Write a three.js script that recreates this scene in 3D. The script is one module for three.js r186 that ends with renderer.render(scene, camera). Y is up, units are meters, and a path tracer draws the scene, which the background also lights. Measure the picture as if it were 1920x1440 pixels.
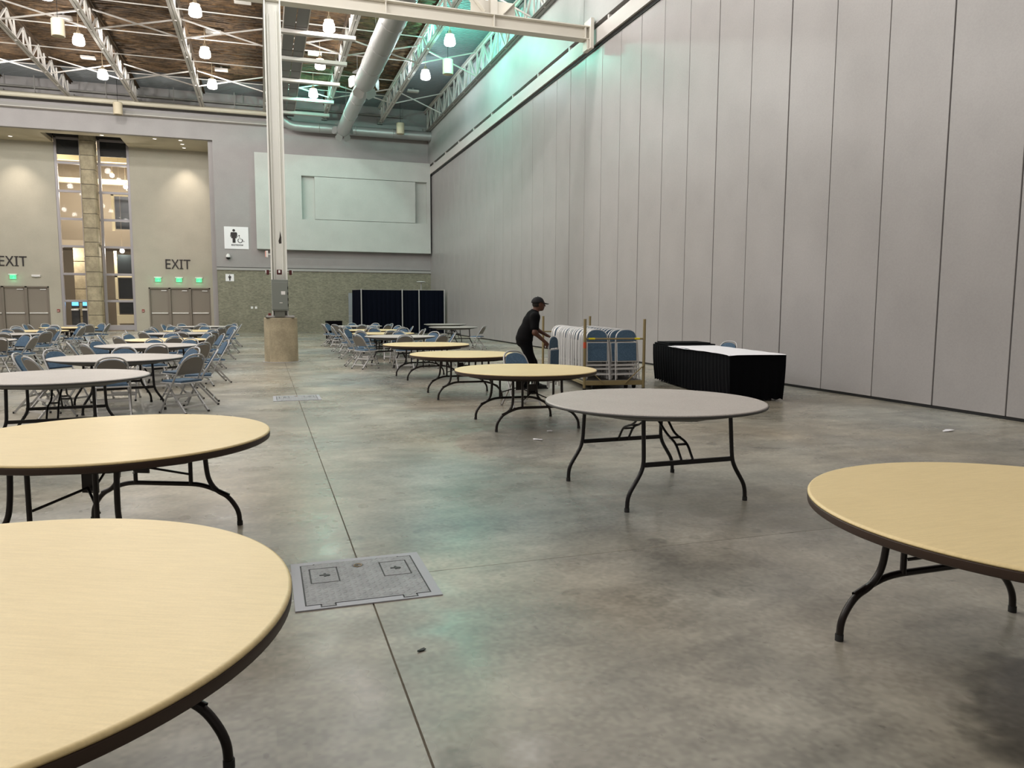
import * as THREE from 'three';
import { RoundedBoxGeometry } from 'three/addons/geometries/RoundedBoxGeometry.js';
import { mergeGeometries } from 'three/addons/utils/BufferGeometryUtils.js';
import { MarchingCubes } from 'three/addons/objects/MarchingCubes.js';
import { FontLoader } from 'three/addons/loaders/FontLoader.js';
import { TextGeometry } from 'three/addons/geometries/TextGeometry.js';

// ---------------------------------------------------------------- camera, exposure, light levels
const scene = new THREE.Scene();
scene.background = new THREE.Color(0x000000);
const camera = new THREE.PerspectiveCamera(54.196, 4 / 3, 0.05, 200);
{
  const yaw = 0.31809, pitch = 0.103135, roll = 0.0038345;
  const f = new THREE.Vector3(Math.sin(yaw) * Math.cos(pitch), -Math.sin(pitch), -Math.cos(yaw) * Math.cos(pitch));
  const r0 = new THREE.Vector3(Math.cos(yaw), 0, Math.sin(yaw)), u0 = new THREE.Vector3().crossVectors(r0, f);
  const r = r0.clone().multiplyScalar(Math.cos(roll)).addScaledVector(u0, Math.sin(roll));
  const u = u0.clone().multiplyScalar(Math.cos(roll)).addScaledVector(r0, -Math.sin(roll));
  camera.position.set(0, 1.52, 0);
  camera.quaternion.setFromRotationMatrix(new THREE.Matrix4().makeBasis(r, u, f.clone().negate()));
}
const renderer = new THREE.WebGLRenderer({ antialias: true });
renderer.toneMapping = THREE.LinearToneMapping;
renderer.toneMappingExposure = 1.5;
renderer.shadowMap.enabled = true;
const LAMP = { intensity: 12, white: [1.0, 0.985, 0.945], teal: [0.16, 1.0, 0.74], pale: [0.70, 0.94, 1.0], glow: 9 };
const lampTone = (ix, iz) => (ix === 0 && iz === 2) ? 'teal' : (ix === 0 && iz === 1) ? 'pale' : (ix === 1 && iz === 0) ? 'teal' : 'white';   // discharge lamps that burn green or bluish

// ---------------------------------------------------------------- helpers
let seed = 20240611;
const rnd = () => { seed = (seed * 1664525 + 1013904223) >>> 0; return seed / 4294967296; };
const rr = (a, b) => a + (b - a) * rnd();
const V = (x, y, z) => new THREE.Vector3(x, y, z);
const used = new Map();
function numbered(n) { const k = used.get(n) || 0; used.set(n, k + 1); return k ? `${n}_${String(k).padStart(3, '0')}` : n; }
function tag(o, label, category, group) { o.userData.label = label; o.userData.category = category; if (group) o.userData.group = group; return o; }
function thing(name, label, category, p = [0, 0, 0], turn = 0, group) {
  const o = new THREE.Group(); o.name = numbered(name); scene.add(o); o.position.set(...p); o.rotation.y = turn;
  return tag(o, label, category, group);
}
function norm(g) { const h = g.index ? g.toNonIndexed() : g; for (const k of Object.keys(h.attributes)) if (!['position', 'normal', 'uv'].includes(k)) h.deleteAttribute(k); h.clearGroups?.(); return h; }
function merge(list) { list = (Array.isArray(list) ? list : [list]); if (list.length === 1) return list[0]; return mergeGeometries(list.map(norm), false); }
function obj(name, geos, m, parent = scene, label) {
  const o = new THREE.Mesh(merge(geos), m); o.name = parent === scene ? numbered(name) : name; parent.add(o);
  o.castShadow = o.receiveShadow = true; if (label) o.userData.label = label; return o;
}
function struct(name, geos, m, parent = scene) { const o = obj(name, geos, m, parent); if (parent === scene) o.userData.kind = 'structure'; return o; }
function structGroup(name) { const o = new THREE.Group(); o.name = numbered(name); o.userData.kind = 'structure'; scene.add(o); return o; }
function copyOf(root, p, turn, label, group) { const r = root.clone(); r.userData = { ...root.userData }; r.name = numbered(root.name.replace(/_\d{3}$/, '')); scene.add(r); r.position.set(...p); r.rotation.set(0, turn, 0); if (label) r.userData.label = label; if (group) r.userData.group = group; return r; }
// uv in metres from the dominant direction of every face
function metreUV(g) {
  const h = norm(g), p = h.attributes.position, n = h.attributes.normal, uv = new Float32Array(p.count * 2);
  for (let i = 0; i < p.count; i++) {
    const ax = Math.abs(n.getX(i)), ay = Math.abs(n.getY(i)), az = Math.abs(n.getZ(i));
    const x = p.getX(i), y = p.getY(i), z = p.getZ(i);
    if (ay >= ax && ay >= az) { uv[2 * i] = x; uv[2 * i + 1] = z; } else if (ax >= az) { uv[2 * i] = z; uv[2 * i + 1] = y; } else { uv[2 * i] = x; uv[2 * i + 1] = y; }
  }
  h.setAttribute('uv', new THREE.BufferAttribute(uv, 2)); return h;
}
const box = (w, h, d, x = 0, y = 0, z = 0) => new THREE.BoxGeometry(w, h, d).translate(x, y, z);
const mbox = (x0, x1, y0, y1, z0, z1) => metreUV(new THREE.BoxGeometry(x1 - x0, y1 - y0, z1 - z0).translate((x0 + x1) / 2, (y0 + y1) / 2, (z0 + z1) / 2));
const rbox = (w, h, d, r = 0.01, x = 0, y = 0, z = 0, s = 2) => new RoundedBoxGeometry(w, h, d, s, r).translate(x, y, z);
const cyl = (r1, r2, h, x = 0, y = 0, z = 0, s = 16) => new THREE.CylinderGeometry(r1, r2, h, s).translate(x, y, z);
function bar(p, q, w, h = w, round = false) {          // a straight member between two points
  const d = V().subVectors(q, p), l = d.length(); const g = round ? new THREE.CylinderGeometry(w / 2, w / 2, l, 8) : new THREE.BoxGeometry(w, l, h);
  const up = d.clone().normalize(); let side = Math.abs(up.y) > 0.999 ? V(1, 0, 0) : V().crossVectors(V(0, 1, 0), up).normalize(); const fwd = V().crossVectors(side, up);
  g.applyMatrix4(new THREE.Matrix4().makeBasis(side, up, fwd)); return g.translate((p.x + q.x) / 2, (p.y + q.y) / 2, (p.z + q.z) / 2);
}
function tube(pts, r, seg = 24, rad = 8, tension = 0.5) { return new THREE.TubeGeometry(new THREE.CatmullRomCurve3(pts.map(p => Array.isArray(p) ? V(...p) : p), false, 'catmullrom', tension), seg, r, rad, false); }
function poly(pts, r, rad = 8, corner = 0.05, close = false) {   // straight runs with rounded corners
  pts = pts.map(p => Array.isArray(p) ? V(...p) : p); const path = new THREE.CurvePath();
  let prev = pts[0];
  for (let i = 1; i < pts.length - 1; i++) {
    const a = pts[i - 1], b = pts[i], c = pts[i + 1]; const k1 = Math.min(corner, a.distanceTo(b) * 0.45), k2 = Math.min(corner, b.distanceTo(c) * 0.45);
    const s = b.clone().addScaledVector(V().subVectors(a, b).normalize(), k1), e = b.clone().addScaledVector(V().subVectors(c, b).normalize(), k2);
    path.add(new THREE.LineCurve3(prev, s)); path.add(new THREE.QuadraticBezierCurve3(s, b, e)); prev = e;
  }
  path.add(new THREE.LineCurve3(prev, pts[pts.length - 1]));
  return new THREE.TubeGeometry(path, Math.max(8, (pts.length - 1) * 7), r, rad, close);
}
const lathe = (pts, s = 32) => new THREE.LatheGeometry(pts.map(p => new THREE.Vector2(p[0], p[1])), s);

// ---------------------------------------------------------------- procedural textures
function hash2(x, y, s) { let h = (x * 374761393 + y * 668265263 + s * 974634777) | 0; h = Math.imul(h ^ (h >>> 13), 1274126177); return ((h ^ (h >>> 16)) >>> 0) / 4294967296; }
function vnoise(x, y, per, s) {
  const xi = Math.floor(x), yi = Math.floor(y), fx = x - xi, fy = y - yi, u = fx * fx * (3 - 2 * fx), v = fy * fy * (3 - 2 * fy);
  const w = (a, b) => hash2(((a % per) + per) % per, ((b % per) + per) % per, s);
  return (w(xi, yi) * (1 - u) + w(xi + 1, yi) * u) * (1 - v) + (w(xi, yi + 1) * (1 - u) + w(xi + 1, yi + 1) * u) * v;
}
function fbm(x, y, per, s, oct) { let a = 0, k = 0.5, t = 0; for (let i = 0; i < oct; i++) { a += k * vnoise(x, y, per, s + i * 17); t += k; k *= 0.5; x *= 2; y *= 2; per *= 2; } return a / t; }
function texture(n, fn, repeat, srgb) {
  const d = new Uint8Array(n * n * 4);
  for (let y = 0; y < n; y++) for (let x = 0; x < n; x++) { const c = fn(x / n, y / n, x, y); const i = 4 * (y * n + x); d[i] = Math.max(0, Math.min(255, c[0])); d[i + 1] = Math.max(0, Math.min(255, c[1])); d[i + 2] = Math.max(0, Math.min(255, c[2])); d[i + 3] = 255; }
  const t = new THREE.DataTexture(d, n, n); t.wrapS = t.wrapT = THREE.RepeatWrapping; t.repeat.set(1 / repeat, 1 / repeat); t.magFilter = THREE.LinearFilter; t.minFilter = THREE.LinearMipmapLinearFilter; t.generateMipmaps = true;
  if (srgb) t.colorSpace = THREE.SRGBColorSpace; t.needsUpdate = true; return t;
}
const g3 = (v) => [v, v, v];
// polished concrete slab: cloudy trowelling, specks, pits and worn darker stains (10 m tile)
const stains = []; { let k = 0; while (k < 260) { stains.push([rnd(), rnd(), 0.001 + 0.007 * rnd() ** 3, rr(0.3, 1), rr(0, 6.28), rr(1, 2.8)]); k++; } }
const N_FLOOR = 1536;
const stainMap = new Float32Array(N_FLOOR * N_FLOOR);
for (const [sx, sy, r, k, a, e] of stains) {
  const R = Math.ceil(r * e * 1.6 * N_FLOOR), cx = sx * N_FLOOR, cy = sy * N_FLOOR;
  for (let j = -R; j <= R; j++) for (let i = -R; i <= R; i++) {
    const px = ((Math.round(cx) + i) % N_FLOOR + N_FLOOR) % N_FLOOR, py = ((Math.round(cy) + j) % N_FLOOR + N_FLOOR) % N_FLOOR;
    const u = (i * Math.cos(a) + j * Math.sin(a)) / e, v = -i * Math.sin(a) + j * Math.cos(a);
    const q = Math.hypot(u, v) / (r * N_FLOOR) + 0.7 * (fbm(px / 14, py / 14, 1e6, 5, 3) - 0.5);
    if (q < 1) stainMap[py * N_FLOOR + px] = Math.max(stainMap[py * N_FLOOR + px], k * Math.min(1, (1 - q) * 3));
  }
}
const floorShade = (u, v, x, y) => {
  const big = fbm(u * 5, v * 5, 5, 1, 4), mid = fbm(u * 22, v * 22, 22, 2, 4), warp = fbm(u * 9, v * 9, 9, 8, 3), fine = vnoise(u * 500, v * 500, 500, 3), sw = fbm(u * 30 + 3 * warp, v * 90 + 3 * warp, 1e6, 4, 3);
  let l = 155 + 56 * (big - 0.5) + 56 * (mid - 0.5) + 22 * (fine - 0.5) + 34 * (sw - 0.5);
  const pit = vnoise(u * 330, v * 330, 330, 21); if (pit > 0.91) l -= 320 * (pit - 0.93);
  l -= 25 * stainMap[y * N_FLOOR + x];
  const w = 18 * (fbm(u * 6, v * 6, 6, 31, 3) - 0.5);
  return [l * 1.0 + w, l * 0.975, l * 0.90 - w];
};
const floorColour = texture(N_FLOOR, floorShade, 10, true);
// one slab carries a ragged sealer patch, its colour also deepening the table shadow
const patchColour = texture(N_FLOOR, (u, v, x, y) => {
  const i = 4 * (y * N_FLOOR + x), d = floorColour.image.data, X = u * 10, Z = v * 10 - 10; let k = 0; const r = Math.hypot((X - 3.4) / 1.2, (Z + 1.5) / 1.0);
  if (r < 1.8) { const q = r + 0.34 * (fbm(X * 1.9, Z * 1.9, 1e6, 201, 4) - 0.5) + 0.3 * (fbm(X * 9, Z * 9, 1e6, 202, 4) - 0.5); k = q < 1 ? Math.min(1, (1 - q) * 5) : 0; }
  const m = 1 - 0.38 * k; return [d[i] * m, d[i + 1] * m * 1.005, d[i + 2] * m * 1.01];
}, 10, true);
const floorRough = texture(768, (u, v) => { const a = fbm(u * 12, v * 12, 12, 11, 4), b = fbm(u * 60, v * 60, 60, 12, 3); return g3(255 * (0.62 + 0.45 * (a - 0.5) + 0.35 * (b - 0.5))); }, 10);
const floorBump = texture(768, (u, v) => g3(128 + 120 * (fbm(u * 70, v * 70, 70, 41, 4) - 0.5)), 5);
const blockColour = texture(512, (u, v) => { const c = fbm(u * 8, v * 8, 8, 51, 3), s = fbm(u * 40, v * 110, 1e6, 52, 3), f = vnoise(u * 256, v * 256, 256, 53); const l = 142 + 20 * (c - 0.5) + 46 * (s - 0.5) + 16 * (f - 0.5); return [l * 1.0, l * 0.975, l * 0.885]; }, 4, true);
const plasterColour = texture(512, (u, v) => { const c = fbm(u * 6, v * 6, 6, 61, 4), f = vnoise(u * 256, v * 256, 256, 62); return g3(238 + 14 * (c - 0.5) + 8 * (f - 0.5)); }, 4, true);
const brownColour = texture(1024, (u, v) => { const c = fbm(u * 6, v * 6, 6, 71, 4), s = fbm(u * 24, v * 200, 1e6, 72, 3), t = fbm(u * 90, v * 90, 90, 73, 2); const l = 112 + 60 * (c - 0.5) + 110 * (s - 0.5) + 40 * (t - 0.5); return [l * 1.05, l * 0.87, l * 0.68]; }, 6, true);
const brownBump = texture(512, (u, v) => g3(128 + 200 * (fbm(u * 16, v * 120, 1e6, 72, 3) - 0.5)), 6);
const tanColour = texture(512, (u, v) => { const a = fbm(u * 6, v * 6, 6, 81, 3), s = fbm(u * 14, v * 170, 1e6, 82, 3), f = vnoise(u * 256, v * 256, 256, 83); const l = 6 * (a - 0.5) + 13 * (s - 0.5) + 5 * (f - 0.5); return [237 + l, 214 + l, 160 + l]; }, 1, true);
const greyTopColour = texture(512, (u, v) => { const a = fbm(u * 5, v * 5, 5, 91, 3), f = vnoise(u * 170, v * 170, 170, 92); const l = 8 * (a - 0.5) + 22 * (f - 0.5); return [188 + l, 181 + l, 175 + l]; }, 1, true);
const topBump = texture(512, (u, v) => g3(128 + 110 * (fbm(u * 110, v * 110, 110, 95, 2) - 0.5)), 1);
const blueColour = texture(256, (u, v, x, y) => { const w = ((x ^ y) & 1) * 10, f = fbm(u * 20, v * 20, 20, 101, 3); const l = w + 30 * (f - 0.5); return [66 + l, 92 + l, 116 + l]; }, 0.25, true);
const concreteColour = texture(512, (u, v) => { const c = fbm(u * 5, v * 5, 5, 111, 4), f = vnoise(u * 120, v * 120, 120, 112), d = fbm(u * 14, v * 14, 14, 113, 3); const l = 172 + 50 * (c - 0.5) + 18 * (f - 0.5) + 30 * (d - 0.5); return [l, l * 0.93, l * 0.78]; }, 2.2, true);
const diamondBump = texture(256, (u, v) => { let h = 0; const a = (u * 8) % 1, b = (v * 8) % 1; const odd = (Math.floor(u * 8) + Math.floor(v * 8)) & 1; const p = odd ? a - 0.5 + (b - 0.5) : a - 0.5 - (b - 0.5), q = odd ? a - 0.5 - (b - 0.5) : a - 0.5 + (b - 0.5); h = Math.max(0, 1 - Math.hypot(p / 0.25, q / 0.75)); return g3(60 + 190 * Math.min(1, h * 2)); }, 0.26);
const diamondColour = texture(256, (u, v) => { const n = fbm(u * 9, v * 9, 9, 121, 3); return g3(188 + 36 * (n - 0.5)); }, 0.5, true);

// ---------------------------------------------------------------- materials
const std = (color, roughness = 0.6, metalness = 0, extra = {}) => new THREE.MeshStandardMaterial({ color, roughness, metalness, ...extra });
const M = {
  floor: std(0xffffff, 0.5, 0, { map: floorColour, roughnessMap: floorRough, bumpMap: floorBump, bumpScale: 0.0012 }),
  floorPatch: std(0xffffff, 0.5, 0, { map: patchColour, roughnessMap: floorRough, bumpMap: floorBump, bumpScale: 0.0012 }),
  joint: std(0x6b6356, 0.9), black: std(0x0b0b0d, 0.55), seal: std(0x4f4b49, 0.8),
  panel: std(0xaeaaa9, 0.36, 0, { map: plasterColour }), header: std(0xc6c1bd, 0.45), upper: std(0xb3b0af, 0.5, 0, { map: plasterColour }),
  greyWall: std(0xaca7a6, 0.75, 0, { map: plasterColour }), greyBox: std(0xcfd2cd, 0.7, 0, { map: plasterColour }), beige: std(0xc5bfaf, 0.75, 0, { map: plasterColour }), soffit: std(0xd6ccb2, 0.8, 0, { map: plasterColour }),
  block: std(0xf2f2ea, 0.92, 0, { map: blockColour }), ledge: std(0xa9a6a3, 0.6), darkWall: std(0x4a4846, 0.85),
  brown: std(0xb3a898, 0.95, 0, { map: brownColour, bumpMap: brownBump, bumpScale: 0.03 }), deckGrey: std(0x84888b, 0.6), steel: std(0xc6c0ba, 0.5), steelDark: std(0x8f8c87, 0.55), girder: std(0xd6d1c6, 0.5), column: std(0xeaeae4, 0.5),
  galv: std(0xaaa9a8, 0.42, 0.55), insulation: std(0xc9ccce, 0.6), pipe: std(0xc9c1ae, 0.5), tray: std(0x7b7978, 0.6), lampMetal: std(0xc9b79c, 0.4, 0.3),
  concrete: std(0xffffff, 0.85, 0, { map: concreteColour }), plate: std(0xc6c6ca, 0.5, 0.15, { map: diamondColour, bumpMap: diamondBump, bumpScale: 0.003 }), plateFrame: std(0xa6a6ad, 0.5, 0.15),
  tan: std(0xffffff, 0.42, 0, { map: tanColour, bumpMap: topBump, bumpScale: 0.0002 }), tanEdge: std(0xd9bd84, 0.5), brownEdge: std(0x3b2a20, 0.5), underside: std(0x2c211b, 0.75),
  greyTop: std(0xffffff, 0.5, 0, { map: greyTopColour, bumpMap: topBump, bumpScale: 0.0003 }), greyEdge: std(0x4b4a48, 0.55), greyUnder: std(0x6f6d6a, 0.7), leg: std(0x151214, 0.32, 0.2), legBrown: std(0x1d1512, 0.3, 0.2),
  blue: std(0xffffff, 0.75, 0, { map: blueColour }), shell: std(0x7d7872, 0.5, 0.1), frame: std(0xb7b6b6, 0.36, 0.45), frameBright: std(0xd2d1d0, 0.35, 0.35), rubber: std(0x2a2a2a, 0.8),
  drape: new THREE.MeshPhysicalMaterial({ color: 0x070b17, roughness: 0.95, specularIntensity: 0.2 }), skirt: new THREE.MeshPhysicalMaterial({ color: 0x040509, roughness: 0.9, specularIntensity: 0.25 }), linen: std(0xfbfaff, 0.8), cartTan: std(0x8c7d58, 0.5, 0.1), yellow: std(0xd8c400, 0.6), orange: std(0xc7512f, 0.7), wheel: std(0x101010, 0.6),
  wrap: std(0xd9d9dc, 0.35), door: std(0x8c8377, 0.55), doorFrame: std(0x7f766b, 0.55), chrome: std(0xe8e6e2, 0.28, 0.4), red: std(0x7c1f20, 0.5), white: std(0xe9e8e6, 0.5), sign: std(0xefeef0, 0.5), ink: std(0x2c2627, 0.6), cabinet: std(0x80857f, 0.5, 0.2),
  mullion: std(0xa29da0, 0.45, 0.2), glass: new THREE.MeshPhysicalMaterial({ color: 0xffffff, transmission: 1, thickness: 0, roughness: 0.02, ior: 1.5 }),
  lobbyWall: std(0x8f8678, 0.8), lobbyFloor: std(0x7a7066, 0.3), cream: std(0xe9deba, 0.6), dark: std(0x2b2c2d, 0.6), shade: std(0xcfc4ad, 0.6),
  shirt: new THREE.MeshPhysicalMaterial({ color: 0x08080b, roughness: 0.9, specularIntensity: 0.3 }), trousers: new THREE.MeshPhysicalMaterial({ color: 0x050509, roughness: 0.9, specularIntensity: 0.3 }), skin: std(0x553425, 0.55), cap: std(0x0e0d13, 0.8), hair: std(0x17120f, 0.9), shoe: std(0x0c0b0c, 0.5), eyeWhite: std(0xcfc8be, 0.4), iris: std(0x1c100a, 0.3), badge: std(0xb9b9bd, 0.6),
};
const glow = (rgb, k) => new THREE.MeshStandardMaterial({ color: 0x111111, roughness: 0.5, emissive: new THREE.Color().setRGB(...rgb), emissiveIntensity: k });

// ---------------------------------------------------------------- the hall: floor, ceiling, walls
const WX = 9.62, FZ = -45, RZ = -48.6, LX = -26, BZ = 11, DECK = 12.95;
{
  const xs = [LX, -17.11, -8.31, 0.49, WX + 0.25], zs = [FZ - 3.9, -43.7, -39.3, -34.9, -30.5, -26.1, -21.7, -17.3, -12.9, -8.52, -4.12, 0.28, 4.68, BZ], gap = 0.0045;
  const fl = structGroup('floor');
  struct('subfloor', box(xs[4] - xs[0] + 0.4, 0.2, BZ - FZ + 4.2, (xs[0] + xs[4]) / 2, -0.107, (BZ + FZ - 3.8) / 2), M.joint, fl);
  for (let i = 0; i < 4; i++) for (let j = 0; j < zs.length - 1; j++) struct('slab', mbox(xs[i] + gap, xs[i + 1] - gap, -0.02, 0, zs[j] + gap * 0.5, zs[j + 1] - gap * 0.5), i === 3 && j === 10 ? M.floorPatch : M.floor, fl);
}
// roof deck: steel ribs along x, sprayed brown over most of the hall, bare grey by the partition and at the far end
function deckSheet(x0, x1, z0, z1, rough, nx) {
  const pitch = 0.15, rows = [], n = Math.round((z1 - z0) / pitch);
  for (let i = 0; i <= n; i++) { const z = z0 + i * pitch; rows.push([z, 0], [z + 0.07, 0], [z + 0.085, 0.085], [z + 0.135, 0.085]); }
  const pos = [], uv = [], idx = []; const W = nx + 1;
  rows.forEach(([z, y]) => { for (let k = 0; k <= nx; k++) { const x = x0 + (x1 - x0) * k / nx; const d = rough ? 0.2 * (fbm(x * 1.1 + 50, z * 5 + 290, 1e6, 3, 3) - 0.5) : 0; pos.push(x, DECK + y * (rough ? 0.5 : 1) + d, z + (rough ? 0.05 * (fbm(x * 1.3 + 7, z * 2 + 80, 1e6, 9, 2) - 0.5) : 0)); uv.push(x, z); } });
  for (let r = 0; r < rows.length - 1; r++) for (let k = 0; k < nx; k++) { const a = r * W + k, b = a + 1, c = a + W, d = c + 1; idx.push(a, b, c, b, d, c); }
  const g = new THREE.BufferGeometry(); g.setAttribute('position', new THREE.Float32BufferAttribute(pos, 3)); g.setAttribute('uv', new THREE.Float32BufferAttribute(uv, 2)); g.setIndex(idx); g.computeVertexNormals(); return rough ? g : (() => { const h = g.toNonIndexed(); h.computeVertexNormals(); return h; })();
}
{
  const c = structGroup('ceiling');
  struct('roof_slab', box(WX - LX + 1, 0.2, BZ - RZ + 1, (WX + LX) / 2, DECK + 0.3, (BZ + RZ) / 2), M.darkWall, c);
  struct('sprayed_deck', deckSheet(LX, 6.67, -42.1, BZ, true, 130), M.brown, c);
  struct('bare_deck', deckSheet(6.67, WX + 0.2, -42.1, BZ, false, 1), M.deckGrey, c);
  struct('bare_deck', deckSheet(LX, WX + 0.2, FZ - 0.2, -42.15, false, 1), M.deckGrey, c);
  struct('deck_edge', box(6.67 - LX, 0.16, 0.05, (6.67 + LX) / 2, DECK - 0.02, -42.12), M.darkWall, c);
}
// movable partition on the right: panels one by one, header track, fixed wall above
{
  const w = structGroup('wall_right'); const pitch = 1.2085; const top = 9.14;
  struct('backing', box(0.12, DECK + 0.3, BZ - FZ + 1, WX + 0.17, DECK / 2, (BZ + FZ) / 2), M.seal, w);
  const geos = [0, 1, 2].map(i => metreUV(new RoundedBoxGeometry(0.1, top - 0.045, pitch - 0.016 - 0.005 * i, 1, 0.006).translate(0, (top + 0.045) / 2, 0)));
  for (let k = 15; k >= -31; k--) { const z = -7.57 + pitch * (k - 0.5); if (z < FZ + 0.3 || z > BZ) continue; const o = struct('panel', geos[(k + 62) % 3], M.panel, w); o.position.set(WX + 0.05 + rr(0, 0.006), 0, z); o.rotation.y = rr(-0.003, 0.003); }
  struct('floor_sweep', box(0.04, 0.045, BZ - FZ, WX + 0.03, 0.0225, (BZ + FZ) / 2), M.black, w);
  struct('header', [mbox(WX - 0.1, WX + 0.1, 9.24, 9.66, FZ, BZ)], M.header, w);
  struct('track_slot', box(0.1, 0.1, BZ - FZ, WX + 0.02, 9.19, (BZ + FZ) / 2), M.black, w);
  struct('upper_wall', mbox(WX - 0.11, WX + 0.1, 9.78, 11.75, FZ, -22.02), M.upper, w);
  struct('upper_wall', mbox(WX - 0.13, WX + 0.1, 9.78, 12.95, -21.95, BZ), M.upper, w);
  for (let z = -43.5; z < 8; z += 2.9) struct('track_bracket', box(0.14, 0.14, 0.09, WX - 0.03, 9.72, z), M.header, w);
}
// far wall: block below, ledge, painted wall above
{
  const w = structGroup('wall_far'); const x0 = -2.42, x1 = WX + 0.2;
  struct('block_course', mbox(x0 + 0.02, x1, 0, 3.46, FZ - 0.35, FZ), M.block, w);
  struct('ledge', [box(x1 - x0, 0.13, 0.46, (x0 + x1) / 2, 3.535, FZ - 0.17)], M.ledge, w);
  struct('ledge_reveal', box(x1 - x0, 0.045, 0.3, (x0 + x1) / 2, 3.62, FZ - 0.17), M.seal, w);
  struct('painted_wall', mbox(x0, x1, 3.64, 11.2, FZ - 0.3, FZ), M.greyWall, w);
  struct('painted_wall', mbox(LX, x0, 10.46, 11.2, FZ - 0.3, FZ), M.greyWall, w);
  struct('painted_wall', mbox(LX, x1, 11.2, DECK, FZ - 0.3, FZ - 0.02), M.greyWall, w);
  struct('wall_end', mbox(x0 - 0.25, x0, 0, 10.45, RZ - 0.3, FZ - 0.31), M.greyWall, w);
}
{
  const w = structGroup('wall_recess'); const a = -10.86, b = -7.08;
  const doorsX = [[-6.37, -3.03], [-14.87, -11.47]];
  struct('painted_wall', mbox(b, doorsX[0][0], 0, 10.5, RZ - 0.3, RZ), M.beige, w); struct('painted_wall', mbox(doorsX[0][0], doorsX[0][1], 2.54, 10.5, RZ - 0.3, RZ), M.beige, w); struct('painted_wall', mbox(doorsX[0][1], -2.4, 0, 10.5, RZ - 0.3, RZ), M.beige, w);
  struct('painted_wall', mbox(doorsX[1][1], a, 0, 10.5, RZ - 0.3, RZ), M.beige, w); struct('painted_wall', mbox(doorsX[1][0], doorsX[1][1], 2.54, 10.5, RZ - 0.3, RZ), M.beige, w); struct('painted_wall', mbox(LX, doorsX[1][0], 0, 10.5, RZ - 0.3, RZ), M.beige, w);
  const sl = structGroup('trim_1');   // soffit with the open shaft over the window bay
  struct('soffit', mbox(LX, a, 10.46, 10.66, RZ, FZ - 0.28), M.soffit, sl); struct('soffit', mbox(b, -2.44, 10.46, 10.66, RZ, FZ - 0.31), M.soffit, sl); struct('soffit', mbox(a, b, 10.46, 10.66, -46.0, FZ - 0.28), M.soffit, sl);
  struct('shaft', [box(0.08, 2.4, 2.6, a - 0.05, 11.86, -47.3), box(0.08, 2.4, 2.6, b + 0.05, 11.86, -47.3), box(b - a, 2.4, 0.08, (a + b) / 2, 11.86, -45.96)], M.darkWall, sl);
  struct('wall_left', mbox(LX - 0.2, LX, 0, DECK + 0.2, RZ - 0.3, BZ), M.greyWall); struct('wall_back', mbox(LX, WX + 0.2, 0, DECK + 0.2, BZ, BZ + 0.2), M.greyWall);
}

// ---------------------------------------------------------------- wall panel box, signs, exit doors, window bay, lobby
{
  const t = thing('wall_screen_housing', 'large pale grey boxed panel with two recessed slots, high on the far wall', 'wall panel', [0, 0, FZ]);
  const s = new THREE.Shape(); s.moveTo(-0.27, 4.64); s.lineTo(9.52, 4.62); s.lineTo(9.52, 9.84); s.lineTo(-0.27, 9.87); s.closePath();
  const hole = (x0, x1, y0, y1) => { const p = new THREE.Path(); p.moveTo(x0, y0); p.lineTo(x1, y0); p.lineTo(x1, y1); p.lineTo(x0, y1); p.closePath(); s.holes.push(p); };
  hole(2.19, 9.31, 6.35, 8.75);
  obj('front', metreUV(new THREE.ExtrudeGeometry(s, { depth: 0.55, bevelEnabled: false })), M.greyBox, t);
  obj('centre_panel', mbox(2.9, 8.62, 6.375, 8.725, 0.1, 0.535), M.greyBox, t);
  obj('slot_back', mbox(2.19, 2.9, 6.35, 8.75, 0, 0.24), M.greyBox, t); obj('slot_back', mbox(8.62, 9.31, 6.35, 8.75, 0, 0.24), M.greyBox, t);
  const d = thing('wall_door', 'pale grey service door in the block wall beside the black drape', 'door', [4.88, 0, FZ]);
  obj('door_leaf', rbox(0.34, 2.26, 0.05, 0.008, 0, 1.13, 0.04), std(0x8d9296, 0.5), d); obj('door_rail', box(0.36, 0.05, 0.03, 0, 0.92, 0.07), M.ledge, d);
}
const font = await new FontLoader().loadAsync('fonts/droid/droid_sans_regular.typeface.json');
const fontBold = await new FontLoader().loadAsync('fonts/droid/droid_sans_bold.typeface.json');
function text(str, size, depth, f = font) { const g = new TextGeometry(str, { font: f, size, depth, curveSegments: 4, bevelEnabled: false }); g.computeBoundingBox(); const b = g.boundingBox; return g.translate(-(b.min.x + b.max.x) / 2, -(b.min.y + b.max.y) / 2, 0); }
const ext = (sh, d) => new THREE.ExtrudeGeometry(sh, { depth: d, bevelEnabled: false, curveSegments: 10 });
function person2d(k, skirt) {   // pictogram figure, unit height k
  const sh = new THREE.Shape(); const w = skirt ? 0.19 : 0.14;
  [[-0.17, 0.76], [0.17, 0.76], [0.22, 0.72], [0.25, 0.42], [0.2, 0.42], [0.16, 0.62], [w, 0.33], [0.1, 0.33], [0.1, 0], [-0.1, 0], [-0.1, 0.33], [-w, 0.33], [-0.16, 0.62], [-0.2, 0.42], [-0.25, 0.42], [-0.22, 0.72]].forEach(([x, y], i) => i ? sh.lineTo(x * k, y * k) : sh.moveTo(x * k, y * k)); sh.closePath();
  const head = new THREE.CircleGeometry(0.1 * k, 16); return [ext(sh, 0.012), new THREE.CylinderGeometry(0.095 * k, 0.095 * k, 0.012, 16).rotateX(Math.PI / 2).translate(0, 0.89 * k, 0.006)];
}
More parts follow.
